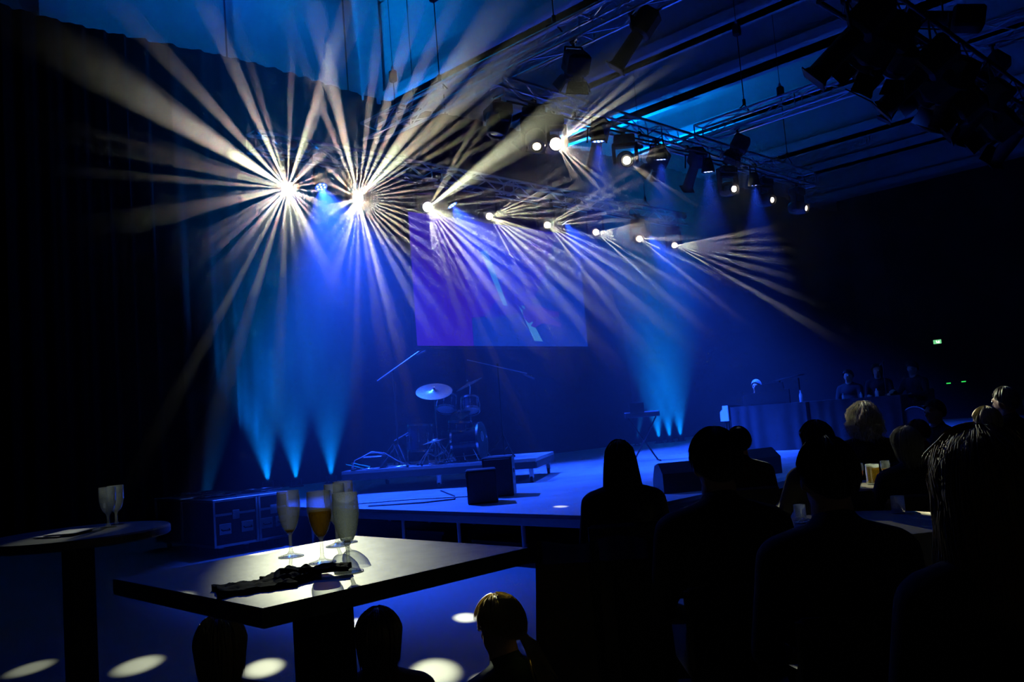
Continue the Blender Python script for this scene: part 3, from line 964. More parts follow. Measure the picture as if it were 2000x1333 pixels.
def drum(name, label, c, axis, r, depth, heads=(SKIN, SKIN), group='drums of the kit', n_lug=8):
    t = thing(name, label, 'drum', c, 0, group)
    A = aim(axis)
    a = V(axis).normalized()
    q = MB(); q.lathe([(r, -depth / 2), (r, depth / 2)], LACQ, (0, 0, 0), A, 40)
    q.build('shell', t, True)
    for s, m in ((1, heads[0]), (-1, heads[1])):
        q = MB(); q.lathe([(0, s * (depth / 2 + .004)), (r * .8, s * (depth / 2 + .003)), (r, s * depth / 2)], m, (0, 0, 0), A, 40)
        q.build('drum_head', t, True)
        q = MB(); z = s * depth / 2
        q.lathe([(r, z - .02), (r + .014, z - .02), (r + .014, z + .014), (r + .002, z + .014), (r, z - .0)], CHROME, (0, 0, 0), A, 40)
        q.build('hoop', t, True)
    for k in range(n_lug):
        an = 2 * math.pi * k / n_lug
        p = A @ V(((r + .012) * math.cos(an), (r + .012) * math.sin(an), 0))
        q = MB(); q.box(p, (.022, .022, depth * .35), CHROME, A, .004)
        q.bar(p - a * depth * .48, p + a * depth * .48, .004, CHROME, 5)
        q.build('lug', t)
    return t, A


def tripod(t, z0, h, r=.28, m=CHROME, rot=0.):
    q = MB(); q.bar((0, 0, z0 + .03), (0, 0, h), .011, m)
    q.build('stand_pole', t)
    for k in range(3):
        a = rot + k * 2.0944
        q = MB()
        q.bar((0, 0, z0 + .36), (r * math.cos(a), r * math.sin(a), z0 + .012), .009, m)
        q.bar((0, 0, z0 + .10), (r * .55 * math.cos(a), r * .55 * math.sin(a), z0 + .17), .006, m)
        lg_ = q.build('leg', t)
        q = MB(); q.bar((r * math.cos(a), r * math.sin(a), z0), (r * math.cos(a), r * math.sin(a), z0 + .03), .018, BLACK)
        q.build('rubber_foot', lg_)


KF = V((.52, -.85, .05)).normalized()
t, A = drum('bass_drum', 'bass drum facing right with a round emblem on its front head', (9.25, 10.38, RT + .30), KF, .28, .42, (mat('black_drum_head', (.03, .035, .05), .35), SKIN), n_lug=8)
c = KF * .222
q = MB(); q.lathe([(.062, 0), (.070, .003), (.078, 0)], SKIN, c + A @ V((0, .06, 0)), A, 32); q.lathe([(.040, 0), (.046, .003), (.05, 0)], SKIN, c + A @ V((0, .06, 0)), A, 32)
for a in (0, 2.1, 4.2):
    q.box(c + A @ V((.02 * math.cos(a), .06 + .02 * math.sin(a), .002)), (.028, .012, .002), SKIN, A)
q.build('round_emblem', t)
for s in (-1, 1):
    q = MB(); sd = KF.cross(V((0, 0, 1))).normalized()
    q.bar(KF * .12 + sd * s * .24 + V((0, 0, -.1)), KF * .25 + sd * s * .40 + V((0, 0, -.295)), .009, CHROME)
    q.build('spur', t)
drum('floor_tom', 'deep floor tom standing at the left side of the kit', (8.72, 10.95, RT + .42), (.08, 0, 1), .19, .40)
drum('rack_tom', 'small rack tom tilted towards the drummer, above the bass drum', (9.12, 10.72, 1.80), (.35, .25, .85), .15, .22)
drum('rack_tom', 'second rack tom on the right, behind the high cymbal', (9.45, 10.52, 1.74), (.3, .35, .85), .14, .2)
drum('snare_drum', 'chrome-rimmed snare drum in the middle of the kit', (9.12, 10.43, 1.42), (.05, -.08, 1), .18, .14)
for p, r in (((8.55, 10.8, RT), 0), ((8.9, 11.12, RT), 1), ((8.85, 10.85, RT), 2)):
    pass
# stands carrying snare, toms and floor tom
for (x, y, h, lb) in ((9.12, 10.43, 1.345, 'snare stand'), (9.3, 10.65, 1.66, 'double tom stand behind the bass drum')):
    t = thing('drum_stand', 'chrome ' + lb + ' on the drum riser', 'stand', (x, y, RT), 0)
    tripod(t, 0, h - RT, .24)
    if 'double' in lb:
        q = MB(); q.bar((0, 0, h - RT), (-.16, .05, 1.72 - RT), .011, CHROME); q.bar((0, 0, h - RT), (.14, -.1, 1.66 - RT), .011, CHROME)
        q.build('tom_arm', t)
t = thing('floor_tom_stand', 'three chrome legs of the floor tom', 'stand', (8.72, 10.95, RT), 0)
for k in range(3):
    a = k * 2.1 + .4
    q = MB(); q.bar((.215 * math.cos(a), .215 * math.sin(a), 0), (.205 * math.cos(a), .205 * math.sin(a), .5), .007, CHROME)
    q.build('leg', t)


def cymbal(name, label, x, y, z, r, tilt, boom=None, two=False, tr=.3, rot=0.):
    t = thing(name, label, 'cymbal', (x, y, RT), 0, 'cymbals of the kit')
    ax = V(tilt).normalized()
    A = aim(ax)
    c = V((0, 0, z - RT))
    prof = [(.006, .035), (.02, .034), (.045, .022), (.055, .014), (r * .6, .006), (r, -.008), (r, -.0095), (r * .6, .0035), (.055, .011)]
    q = MB(); q.lathe(prof, BRASS, c, A, 48)
    q.build('cymbal_plate', t, True)
    if two:
        q = MB(); q.lathe([(a, -b_ - .03) for a, b_ in prof], BRASS, c, A, 48)
        q.build('cymbal_plate', t, True)
    q = MB(); q.bar(c - ax * .05, c + ax * .075, .005, CHROME); q.bar(c + ax * .055, c + ax * .075, .014, CHROME, 8); q.bar(c + ax * .03, c + ax * .045, .018, BLACK)
    q.build('wing_nut', t)
    base = V(boom) if boom else V((0, 0, 0))
    t2 = t
    q = MB()
    if boom:
        q.bar(base + V((0, 0, z - RT - .25)), c - ax * .05, .010, CHROME)
        q.build('boom_arm', t)
    h = (z - RT - .25) if boom else (z - RT - .05)
    q = MB(); q.bar(base + V((0, 0, .03)), base + V((0, 0, h)), .011, CHROME); q.bar(base + V((0, 0, h * .5)), base + V((0, 0, h * .5 + .05)), .017, CHROME)
    q.build('stand_pole', t)
    for k in range(3):
        a = rot + k * 2.0944
        f = base + V((tr * math.cos(a), tr * math.sin(a), .012))
        q = MB(); q.bar(base + V((0, 0, .40)), f, .010, CHROME); q.bar(base + V((0, 0, .12)), (base + V((0, 0, .40))).lerp(f, .55), .006, CHROME)
        lg_ = q.build('leg', t)
        q = MB(); q.bar(f - V((0, 0, .012)), f + V((0, 0, .02)), .018, BLACK)
        q.build('rubber_foot', lg_)
    return t


cymbal('crash_cymbal', 'large crash cymbal on a straight stand at the left, tilted to the viewer', 8.80, 10.62, 2.0, .29, (-.34, -.42, 1), None, False, .34, .6)
cymbal('ride_cymbal', 'high cymbal seen edge on, at the right above the rack toms', 9.58, 10.66, 2.09, .24, (-.30, .33, 1), (.12, .15, 0), False, .28, .2)
cymbal('hi_hat', 'hi-hat pair in front of the drummer, half way up the kit', 9.30, 10.62, 1.60, .18, (-.62, -.05, 1), (-.02, .12, 0), True, .24, 1.1)
cymbal('splash_cymbal', 'small low cymbal beside the floor tom, left of the bass drum', 8.66, 10.52, 1.22, .19, (-.16, .10, 1), None, False, .26, .9)
t = thing('drum_stool', 'round black drum stool behind the snare', 'stool', (9.5, 11.1, RT), 0)
q = MB(); q.lathe([(0, .5), (.16, .5), (.17, .47), (.16, .43), (0, .43)], PLASTIC, n=24); q.build('seat', t, True)
tripod(t, 0, .43, .25)
# clutter on the riser: clamps, small chrome pieces, cables
q = MB()
for i in range(16):
    u, v_ = random.uniform(.1, 2.6), random.uniform(.08, .7)
    p = RO + RD * u + RN * v_
    pts = [(p.x + .12 * math.cos(k * .8 + i) * (1 + .3 * k / 6), p.y + .12 * math.sin(k * .8 + i), RT + .012 + .006 * (k % 2)) for k in range(8)]
    q.tube(pts, .008, PLASTIC if i % 2 else ALU)
rc = q.build('riser_cables', smooth=True)
rc['kind'] = 'stuff'
tag(rc, 'tangle of loose cables lying around the drum stands on the riser', 'cables')
q = MB()
pts = [(6.5, 9.3, .508), (6.9, 8.7, .51), (7.3, 8.55, .508), (7.6, 8.9, .508), (7.9, 9.4, .508), (8.2, 9.9, .51)]
q.tube(pts, .009, PLASTIC)
q.tube([(6.6, 9.9, .508), (7.2, 9.35, .508), (7.6, 8.6, .508), (7.3, 8.1, .508)], .008, PLASTIC)
tag(q.build('stage_cable', smooth=True), 'black cables running over the deck in front of the drum riser', 'cable')


# microphone stands
def mic_stand(x, y, z0, h, a, b_, label, mic=True):
    t = thing('microphone_stand', label, 'stand', (x, y, z0), 0)
    tripod(t, 0, h, .3, DARKSTEEL, .3)
    q = MB(); q.bar(V(a), V(b_), .009, ALU if h < 1.8 else CASE); q.bar((0, 0, h - .03), (0, 0, h + .03), .02, BLACK)
    q.build('boom_arm', t)
    if mic:
        d = (V(b_) - V(a)).normalized()
        q = MB(); q.bar(V(b_) - d * .05 + V((0, 0, -.03)), V(b_) + d * .12 + V((0, 0, -.06)), .014, CHROME, 10)
        q.build('microphone', t)


mic_stand(8.29, 10.97, RT, 1.50, (-.20, .16, 1.36), (.27, -.34, 1.77), 'tall boom microphone stand reaching up to the right over the crash cymbal')
mic_stand(9.92, 10.3, RT, 1.50, (-.37, .33, 1.63), (.33, -.34, 1.33), 'dark microphone stand with a boom sloping down to the right, right of the kit')
mic_stand(8.45, 11.3, RT, .40, (.0, .0, .4), (.12, -.25, .52), 'short microphone stand left of the floor tom')

# amplifier with its cable loop and green sticks at the left riser end
t = thing('guitar_combo', 'dark low amplifier at the left end of the drum riser', 'amplifier', (7.98, 11.3, RT), rz)
q = MB(); q.box((.02, .16, .10), (.34, .22, .20), PLASTIC, bev=.02); q.build('cabinet', t)
q = MB(); q.tube([(-.14, .16, .205), (-.05, .16, .235), (.08, .16, .235), (.18, .16, .205)], .01, BLACK); q.build('handle', t)
q = MB(); q.tube([V((7.7, 11.40, .90)), V((7.74, 11.36, 1.02)), V((7.83, 11.3, 1.06)), V((7.95, 11.2, 1.13)), V((8.1, 11.08, 1.10)), V((8.25, 10.95, .96)), V((8.4, 10.85, .88))], .008, ALU)
tag(q.build('looped_cable', smooth=True), 'thin pale cable arching over the amplifier at the left riser end', 'cable')
GREEN = mat('green_lacquered_stick', (.05, .8, .4), .4)
for i, (a, b_) in enumerate((((7.64, 11.46, .97), (7.86, 11.30, .885)), ((7.72, 11.42, .985), (7.93, 11.24, .90)))):
    q = MB(); q.bar(a, b_, .006, GREEN, 8, .009)
    tag(q.build('drum_stick'), 'green drum stick leaning at the left end of the riser, ' + ('lower one' if i == 0 else 'upper one'), 'drum stick', 'green drum sticks')
t = thing('stick_stand', 'short pale stick holder stand at the left riser end', 'stand', (7.72, 11.39, RT))
q = MB(); q.bar((0, 0, .02), (0.01, 0, .13), .011, ALU, 8, .016); q.build('holder', t)
q = MB(); q.lathe([(0, .02), (.035, .018), (.04, 0)], BLACK, n=16); q.build('foot', t)

# ------------------------------------------------------------------ loudspeakers
def sub(x, y, rz, sx, sy, h, label):
    t = thing('bass_speaker', label, 'speaker', (x, y, .5), rz, 'small black subs on the stage')
    q = MB(); q.box((0, 0, h / 2), (sx, sy, h), PLASTIC, bev=.012); q.build('cabinet', t)
    q = MB()
    q.box((0, -sy / 2 - .006, h / 2), (sx - .05, .012, h - .05), DARKSTEEL, bev=.004); q.build('grille', t)
    q = MB(); q.box((sx / 2 + .002, 0, h * .62), (.008, .14, .05), DARKSTEEL); q.build('handle_recess', t)


sub(7.10, 7.80, rad(-42), .36, .38, .40, 'black bass speaker nearest the viewer on the stage, left of the pair')
sub(7.78, 8.20, rad(-50), .38, .40, .50, 'black bass speaker behind and right of the other one, by the drum riser')


def wedge(x, y, rz, label):
    t = thing('stage_monitor', label, 'speaker', (x, y, .5), rz, 'wedge monitors along the stage edge')
    w2, d2 = .24, .21
    prof = [(-d2, 0), (d2, 0), (d2, .13), (.10, .30), (-.06, .335), (-d2, .22)]
    q = MB(); q.poly([(-w2, a, c_) for a, c_ in prof], PLASTIC, (2 * w2, 0, 0)); q.build('cabinet', t)
    q = MB(); q.poly([(-w2 + .03, d2 - .005, .14), (w2 - .03, d2 - .005, .14), (w2 - .03, .112, .295), (-w2 + .03, .112, .295)], DARKSTEEL, (0, .008, .006)); q.build('grille', t)


wedge(8.35, 5.85, rad(-38), 'black wedge monitor on the stage edge between the long-haired woman and the man')
wedge(10.25, 5.95, rad(-20), 'black wedge monitor on the stage edge right of the man\'s head')

# ------------------------------------------------------------------ keyboard, draped desks, piano
t = thing('keyboard', 'dark stage keyboard on a crossed stand, seen against the far cyan lamps', 'keyboard', (12.97, 9.76, .5), rad(-45))
q = MB(); q.box((0, 0, .86), (.62, .30, .09), PLASTIC, bev=.01); q.build('case', t)
q = MB()
for k in range(22):
    q.box((-.29 + k * .0276, .06, .910), (.025, .13, .012), SKIN)
q.build('keys', t)
q = MB(); q.box((-.1, -.16, .99), (.26, .012, .18), BLACK, bev=.003); q.build('music_rest', t)
for s in (-1, 1):
    q = MB(); q.bar((-.24 * s, -.12 * s, .015), (.24 * s, -.12 * s, .81), .014, BLACK); q.bar((-.24 * s, -.2, .015), (-.24 * s, .2, .015), .014, BLACK)
    q.build('leg', t)


def draped_table(label, x, y0, y1, h, name='draped_desk', dx=.7):
    t = thing(name, label, 'table', (x, y0, .5), 0)
    L = y1 - y0
    q = MB(); q.box((dx / 2, L / 2, h - .015), (dx, L, .03), CLOTH); q.build('tabletop', t)
    q = MB()
    n = int(L / .02)
    vs, fs = [], []
    for i in range(n + 1):
        y = L * i / n
        for j, z in enumerate((.0, h * .5, h)):
            o_ = (.030 - .022 * z / h) * math.sin(y * 19 + 2 * math.sin(y * 5)) * (1.2 - z / h)
            vs.append((-.01 + o_, y, z))
    for i in range(n):
        for j in range(2):
            fs.append((i * 3 + j, (i + 1) * 3 + j, (i + 1) * 3 + j + 1, i * 3 + j + 1))
    q.add(vs, fs, CLOTH)
    q.box((dx / 2, .0, h / 2), (dx, .012, h), CLOTH)
    q.box((dx / 2, L, h / 2), (dx, .012, h), CLOTH)
    q.build('front_cloth', t, True)
    for a in ((.05, .05), (dx - .05, .05), (.05, L - .05), (dx - .05, L - .05)):
        q = MB(); q.bar((a[0], a[1], 0), (a[0], a[1], h - .03), .018, BLACK)
        q.build('leg', t)
    return t


draped_table('long black draped desk in front of the white-haired pianist', 14.9, 7.52, 9.08, .86)
draped_table('second draped table with small instruments, right of the pianist desk', 14.95, 5.85, 7.47, .86)
# white end cheek of the piano beyond the desk's left end
t = thing('stage_piano', 'stage piano with a pale end panel at the left of the draped desk', 'piano', (14.9, 9.1, .5))
q = MB(); q.poly([(-.02, .05, .62), (.62, .05, .62), (.62, .05, .86), (.30, .05, .90), (-.02, .05, .90)], PLASTIC, (0, .1, 0)); q.build('keybed', t)
PALE = mat('pale_painted_panel', (.75, .8, .8), .5)
q = MB(); q.poly([(-.03, .20, .60), (-.03, .02, .60), (-.03, .02, .90), (-.03, .14, .90), (-.03, .14, .83), (-.03, .20, .78)], PALE, (.02, 0, 0)); q.build('end_panel', t, False)
for yy in (.08, .14):
    q = MB(); q.box((.05, yy, .3), (.04, .03, .6), BLACK); q.box((.5, yy, .3), (.04, .03, .6), BLACK); q.build('leg', t)
t = thing('music_rest', 'black double music rest standing on the pianist desk', 'music stand', (15.05, 7.9, 1.36))
q = MB()
q.poly([(0, 0, 0), (0, 1.0, 0), (0, .98, .22), (0, .70, .24), (0, .68, .38), (0, .12, .40), (0, .10, .28), (0, 0, .26)], PLASTIC, (.03, 0, 0)); q.build('rest_board', t)
q = MB(); q.box((.05, .5, .01), (.12, .8, .02), BLACK); q.build('ledge', t)
for i, (x, y, h, r) in enumerate(((15.1, 7.7, .22, .03), (15.1, 6.9, .1, .025), (15.15, 6.6, .1, .022), (15.1, 6.3, .14, .03))):
    q = MB(); q.lathe([(0, 0), (r, 0), (r, h * .6), (r * .4, h * .8), (r * .4, h), (0, h)], mat('pale_bottle_plastic', (.5, .55, .6), .3), (x, y, 1.36), n=16)
    tag(q.build('drink_bottle', smooth=True), 'small pale bottle on the draped desks, ' + ['beside the music rest', 'first on the second table', 'second on the second table', 'last on the second table'][i], 'bottle', 'bottles on the draped desks')
t = thing('lid_panel', 'slanted reflecting lid of the instrument behind the music rest', 'piano lid', (15.62, 8.5, 1.36))
q = MB(); q.poly([(.0, .0, .42), (.05, -.5, .50), (.3, -.5, .52), (.25, .0, .46)], PLASTIC, (0, 0, .02)); q.build('lid', t)
for yy in (-.05, -.45):
    q = MB(); q.bar((.15, yy, -.86), (.15, yy, .46), .015, BLACK); q.build('lid_prop', t)

# exit sign and two green indicator lamps on the far wall
t = thing('exit_sign', 'small glowing green exit sign high on the far right wall', 'exit sign', (34.6, 11.5, 3.05))
q = MB(); q.box((0, 0, 0), (.06, .34, .20), BLACK); q.bar((0, 0, .1), (0, 0, .3), .01, BLACK); q.build('housing', t)
q = MB(); G2 = mat('lit_exit_sign_face', (0, 0, 0), .5, emit=(.25, 1, .4), estr=.8)
q.box((-.035, 0, 0), (.01, .30, .16), G2); q.build('sign_face', t)
q = MB(); W2 = mat('lit_exit_sign_figure', (0, 0, 0), .5, emit=(.9, 1, .85), estr=1.6)
q.box((-.044, .03, .03), (.006, .04, .04), W2); q.box((-.044, .01, -.02), (.006, .06, .05), W2, Matrix.Rotation(.5, 3, 'X')); q.box((-.044, -.06, -.01), (.006, .06, .10), W2); q.build('running_figure', t)
t.location = (36.3, 12.5, 3.2)
for i, (y, z) in enumerate(((12.28, 1.53), (11.72, 1.55))):
    q = MB(); q.box((36.32, y, z), (.05, .22, .07), BLACK); q.box((36.29, y, z), (.02, .16, .04), GREENLED)
    tag(q.build('green_indicator'), 'small green indicator lamp on the far wall, ' + ('left one' if i == 0 else 'right one'), 'lamp', 'green indicator lamps')

# ------------------------------------------------------------------ bar tables in the foreground
t = thing('bar_table', 'square dark bar table in the foreground carrying flutes and black napkins', 'table', (1.345, 2.175, 0))
q = MB(); q.box((0, 0, 1.078), (.82, .85, .044), LAMIN, bev=.003); q.build('tabletop', t)
q = MB(); q.box((0, 0, .53), (.125, .125, 1.05), MATTE, bev=.004); q.build('column', t)
q = MB(); q.box((0, 0, .02), (.5, .5, .024), MATTE, bev=.005); q.box((0, 0, 1.045), (.3, .3, .02), MATTE); q.build('foot_plate', t)
t = thing('round_bar_table', 'round dark bar table at the left with two goblets on it', 'table', (1.40, 4.30, 0))
q = MB(); q.lathe([(0, 1.1), (.39, 1.1), (.397, 1.093), (.397, 1.066), (.39, 1.06), (0, 1.06)], LAMIN, n=64); q.build('tabletop', t, True)
q = MB(); q.box((0, 0, .53), (.11, .11, 1.06), MATTE, bev=.004); q.build('column', t)
q = MB(); q.lathe([(0, .03), (.26, .03), (.28, .0)], MATTE, n=40); q.build('foot_plate', t, True)

GL = glass_mat('thin_clear_glass', (.97, .98, .97), .07, .06)
GM = glass_mat('misted_glass', (.93, .95, .90), .34, .1)
BEER = drink_mat('amber_beer', (.62, .42, .02))
SMALL = drink_mat('pale_beer_rest', (.5, .36, .05))
JUICE = drink_mat('orange_juice', (.95, .42, .02))


def flute(name, label, x, y, z, h=.2, r=.033, level=0., drink=None, glass=GL, group='champagne flutes on the bar table', n=40):
    t = thing(name, label, 'glass', (x, y, z), 0, group)
    k = h / .2
    out_ = [(0, .0), (.037, .0), (.0375, .003), (.024, .0065), (.010, .011), (.0052, .020), (.0046, .045), (.0052, .066), (.010, .074)]
    bowl = [(.010, .074), (.0165, .082), (.0225, .094), (.0275, .110), (.0315, .130), (.0342, .150), (.0345, .165), (.0335, .185), (.0325, .2)]
    q = MB(); q.lathe([(a * r / .033, b_ * k) for a, b_ in out_], glass, n=n); q.build('foot_and_stem', t, True)
    ins = [(a - .0013, b_) for a, b_ in bowl[::-1]]
    ins[-1] = (0, .078)
    prof = bowl + [(.0318, .2008)] + ins
    q = MB(); q.lathe([(a * r / .033, b_ * k) for a, b_ in prof], glass, n=n); q.build('bowl', t, True)
    if level:
        pr = [(0, .0785)]
        for a, b_ in bowl:
            if b_ <= level:
                pr.append((a - .0018, b_ + .001))
        pr.append((pr[-1][0], level)); pr.append((0, level))
        q = MB(); q.lathe([(a * r / .033, b_ * k) for a, b_ in pr], drink, n=n); q.build('drink', t, True)
    return t


flute('champagne_flute', 'empty flute with a small rest of beer, leftmost on the square table', 1.38, 2.39, 1.1, .197, .0335, .083, SMALL)
flute('champagne_flute', 'flute half filled with amber beer on the square table', 1.35, 2.17, 1.1, .2, .034, .148, BEER)
flute('champagne_flute', 'misted pale flute nearest the viewer on the square table', 1.29, 1.95, 1.1, .203, .0335, .080, SMALL, GM)
flute('champagne_flute', 'tallest-looking clear flute at the back right, behind the misted one', 1.63, 2.47, 1.1, .2, .033, 0, None, GL)
flute('champagne_flute', 'clear flute at the back, half hidden behind the beer and the misted flute', 1.57, 2.43, 1.1, .197, .033, 0, None, GL)


def goblet(label, x, y, z):
    t = thing('goblet', label, 'glass', (x, y, z), 0, 'goblets on the round table')
    q = MB(); q.lathe([(0, 0), (.036, 0), (.036, .003), (.012, .008), (.0065, .02), (.006, .05), (.009, .062)], GL, n=32); q.build('foot_and_stem', t, True)
    q = MB(); q.lathe([(.009, .062), (.024, .078), (.033, .10), (.038, .13), (.039, .16), (.038, .19), (.0368, .19), (.0377, .16), (.0366, .13), (.0316, .10), (.022, .08), (0, .068)], GL, n=32); q.build('bowl', t, True)


goblet('front one of the two empty goblets overlapping on the round table', 1.555, 4.35, 1.1)
goblet('back one of the two empty goblets overlapping on the round table', 1.625, 4.44, 1.1)

# crumpled black napkins: three folded sheets
NAP = mat('black_paper_napkin', (.010, .010, .014), 1.0, 0, .2, 20, .3)


def napkin(label, cx, cy_, z, sx, sy, ang, seed, h=.012):
    rnd = random.Random(seed)
    n, m_ = 22, 16
    vs, fs = [], []
    ca, sa = math.cos(ang), math.sin(ang)
    for lay in (1, 0):
        for i in range(n + 1):
            for j in range(m_ + 1):
                u, v_ = (i / n - .5) * sx, (j / m_ - .5) * sy
                e = 1 + .10 * math.sin(i * .9 + seed) * (abs(j / m_ - .5) > .4)
                p = noise.noise(V((u * 22, v_ * 22, seed))) * .7 + noise.noise(V((u * 60, v_ * 60, seed + 3))) * .3
                zz = z + lay * (.004 + h * abs(p) * 1.6 + .5 * h)
                vs.append((cx + (u * ca - v_ * sa) * e, cy_ + (u * sa + v_ * ca) * e, zz))
    a = (n + 1) * (m_ + 1)
    for i in range(n):
        for j in range(m_):
            k = i * (m_ + 1) + j
            fs.append((k, k + m_ + 1, k + m_ + 2, k + 1))
            fs.append((a + k, a + k + 1, a + k + m_ + 2, a + k + m_ + 1))
    for i in range(n):
        for j in (0, m_):
            k = i * (m_ + 1) + j
            fs.append((k, k + m_ + 1, a + k + m_ + 1, a + k))
    for j in range(m_):
        for i in (0, n):
            k = i * (m_ + 1) + j
            fs.append((k, k + 1, a + k + 1, a + k))
    q = MB(); q.add(vs, fs, NAP)
    return tag(q.build('paper_napkin', smooth=True), label, 'napkin', 'black napkins on the square table')


napkin('crumpled black napkin at the left of the pile, near the table edge', 1.05, 2.00, 1.1005, .17, .12, -.35, 1)
napkin('crumpled black napkin in the middle of the pile, below the left flute', 1.17, 2.03, 1.1005, .12, .15, -.9, 4, .016)
napkin('twisted end of black napkin reaching right towards the beer flute', 1.215, 1.98, 1.112, .16, .05, -.75, 8, .012)
q = MB()
q.box((1.33, 4.27, 1.105), (.20, .14, .004), mat('pale_grey_card', (.42, .44, .46), .7), Matrix.Rotation(.5, 3, 'Z'))
q.box((1.36, 4.26, 1.111), (.20, .14, .004), mat('pale_grey_card', (.42, .44, .46), .7), Matrix.Rotation(.75, 3, 'Z'))
tag(q.build('menu_card'), 'pale folded card lying left of the goblets on the round table', 'card')

# ------------------------------------------------------------------ audience tables
def low_table(label, x, y, r):
    t = thing('round_table', label, 'table', (x, y, 0))
    q = MB(); q.lathe([(0, .75), (r, .75), (r + .004, .74), (r, .72), (0, .72)], mat('beige_table_cloth', (.34, .30, .22), .8, 0, .1, 3), n=64); q.build('tabletop', t, True)
    q = MB()
    vs, fs = [], []
    n = 120
    for i in range(n):
        a = 2 * math.pi * i / n
        for j, z in enumerate((.74, .60, .46)):
            rr = r + .004 + j * .014 * math.sin(a * 14)
            vs.append((rr * math.cos(a), rr * math.sin(a), z))
    for i in range(n):
        for j in range(2):
            fs.append((i * 3 + j, ((i + 1) % n) * 3 + j, ((i + 1) % n) * 3 + j + 1, i * 3 + j + 1))
    q.add(vs, fs, mat('beige_table_cloth', (.34, .30, .22)))
    q.build('cloth_hem', t, True)
    q = MB(); q.bar((0, 0, .03), (0, 0, .72), .04, BLACK, 16); q.build('column', t)
    q = MB(); q.lathe([(0, .04), (.2, .03), (.26, 0)], BLACK, n=32); q.build('foot_plate', t, True)


low_table('round cloth-covered audience table with the orange drink and the beer mug', 6.72, 2.85, .36)
low_table('round audience table between the seated man and the woman with wavy lit hair', 4.72, 2.12, .5)


def mug(label, x, y, z, r=.042, h=.14, beer=True):
    t = thing('beer_mug', label, 'glass', (x, y, z), 0, 'mugs and tumblers on the audience tables')
    q = MB(); q.lathe([(0, 0), (r, 0), (r, h), (r - .004, h), (r - .004, .012), (0, .012)], GM, n=28); q.build('body', t, True)
    if beer:
        q = MB(); q.lathe([(0, .013), (r - .006, .013), (r - .006, h * .85), (0, h * .85)], BEER, n=28); q.build('drink', t, True)
        q = MB(); q.tube([(r - .003, 0, h * .82), (r + .025, 0, h * .8), (r + .035, 0, h * .5), (r + .022, 0, h * .25), (r - .003, 0, h * .22)], .006, GM, 8); q.build('handle', t, True)


flute('champagne_flute', 'flute with orange drink on the lit far audience table', 6.43, 2.885, .75, .18, .036, .14, JUICE, GL, 'flutes on the audience tables')
flute('champagne_flute', 'half full flute beside the beer mug on the lit far table', 6.76, 2.82, .75, .17, .034, .13, BEER, GL, 'flutes on the audience tables')
mug('beer mug with a handle on the lit far audience table', 6.66, 2.88, .75, .05, .155)
mug('tumbler on the near audience table in front of the grey bob', 5.10, 2.08, .75, .037, .10, False)
mug('tumbler at the left of the near audience table', 4.74, 2.5, .75, .034, .09, False)
q = MB()
rnd = random.Random(3)
vs, fs = [], []
for i in range(13):
    for j in range(9):
        vs.append((4.60 + i * .012 + rnd.uniform(-.002, .002), 2.36 + j * .014, .753 + .028 * abs(noise.noise(V((i * .5, j * .6, 2))))))
for i in range(12):
    for j in range(8):
        k = i * 9 + j
        fs.append((k, k + 9, k + 10, k + 1))
q.add(vs, fs, mat('crinkled_foil', (.6, .65, .7), .25, .8))
tag(q.build('foil_wrapper', smooth=True), 'crinkled shiny wrapper on the near audience table between the two men', 'wrapper')

# ------------------------------------------------------------------ chairs
def make_chair(seat_h):
    t = thing('audience_chair', 'x', 'chair')
    q = MB(); q.box((0, 0, seat_h - .03), (.44, .43, .06), CLOTH, bev=.02); q.build('seat', t)
    q = MB(); q.box((0, -.225, seat_h + .30), (.42, .035, .30), CLOTH, bev=.015); q.build('backrest', t)
    for s in (-1, 1):
        q = MB(); q.bar((s * .20, -.20, 0), (s * .205, -.225, seat_h + .44), .011, BLACK); q.build('leg', t)
        q = MB(); q.bar((s * .20, .19, 0), (s * .20, .17, seat_h - .05), .011, BLACK); q.build('leg', t)
    return t


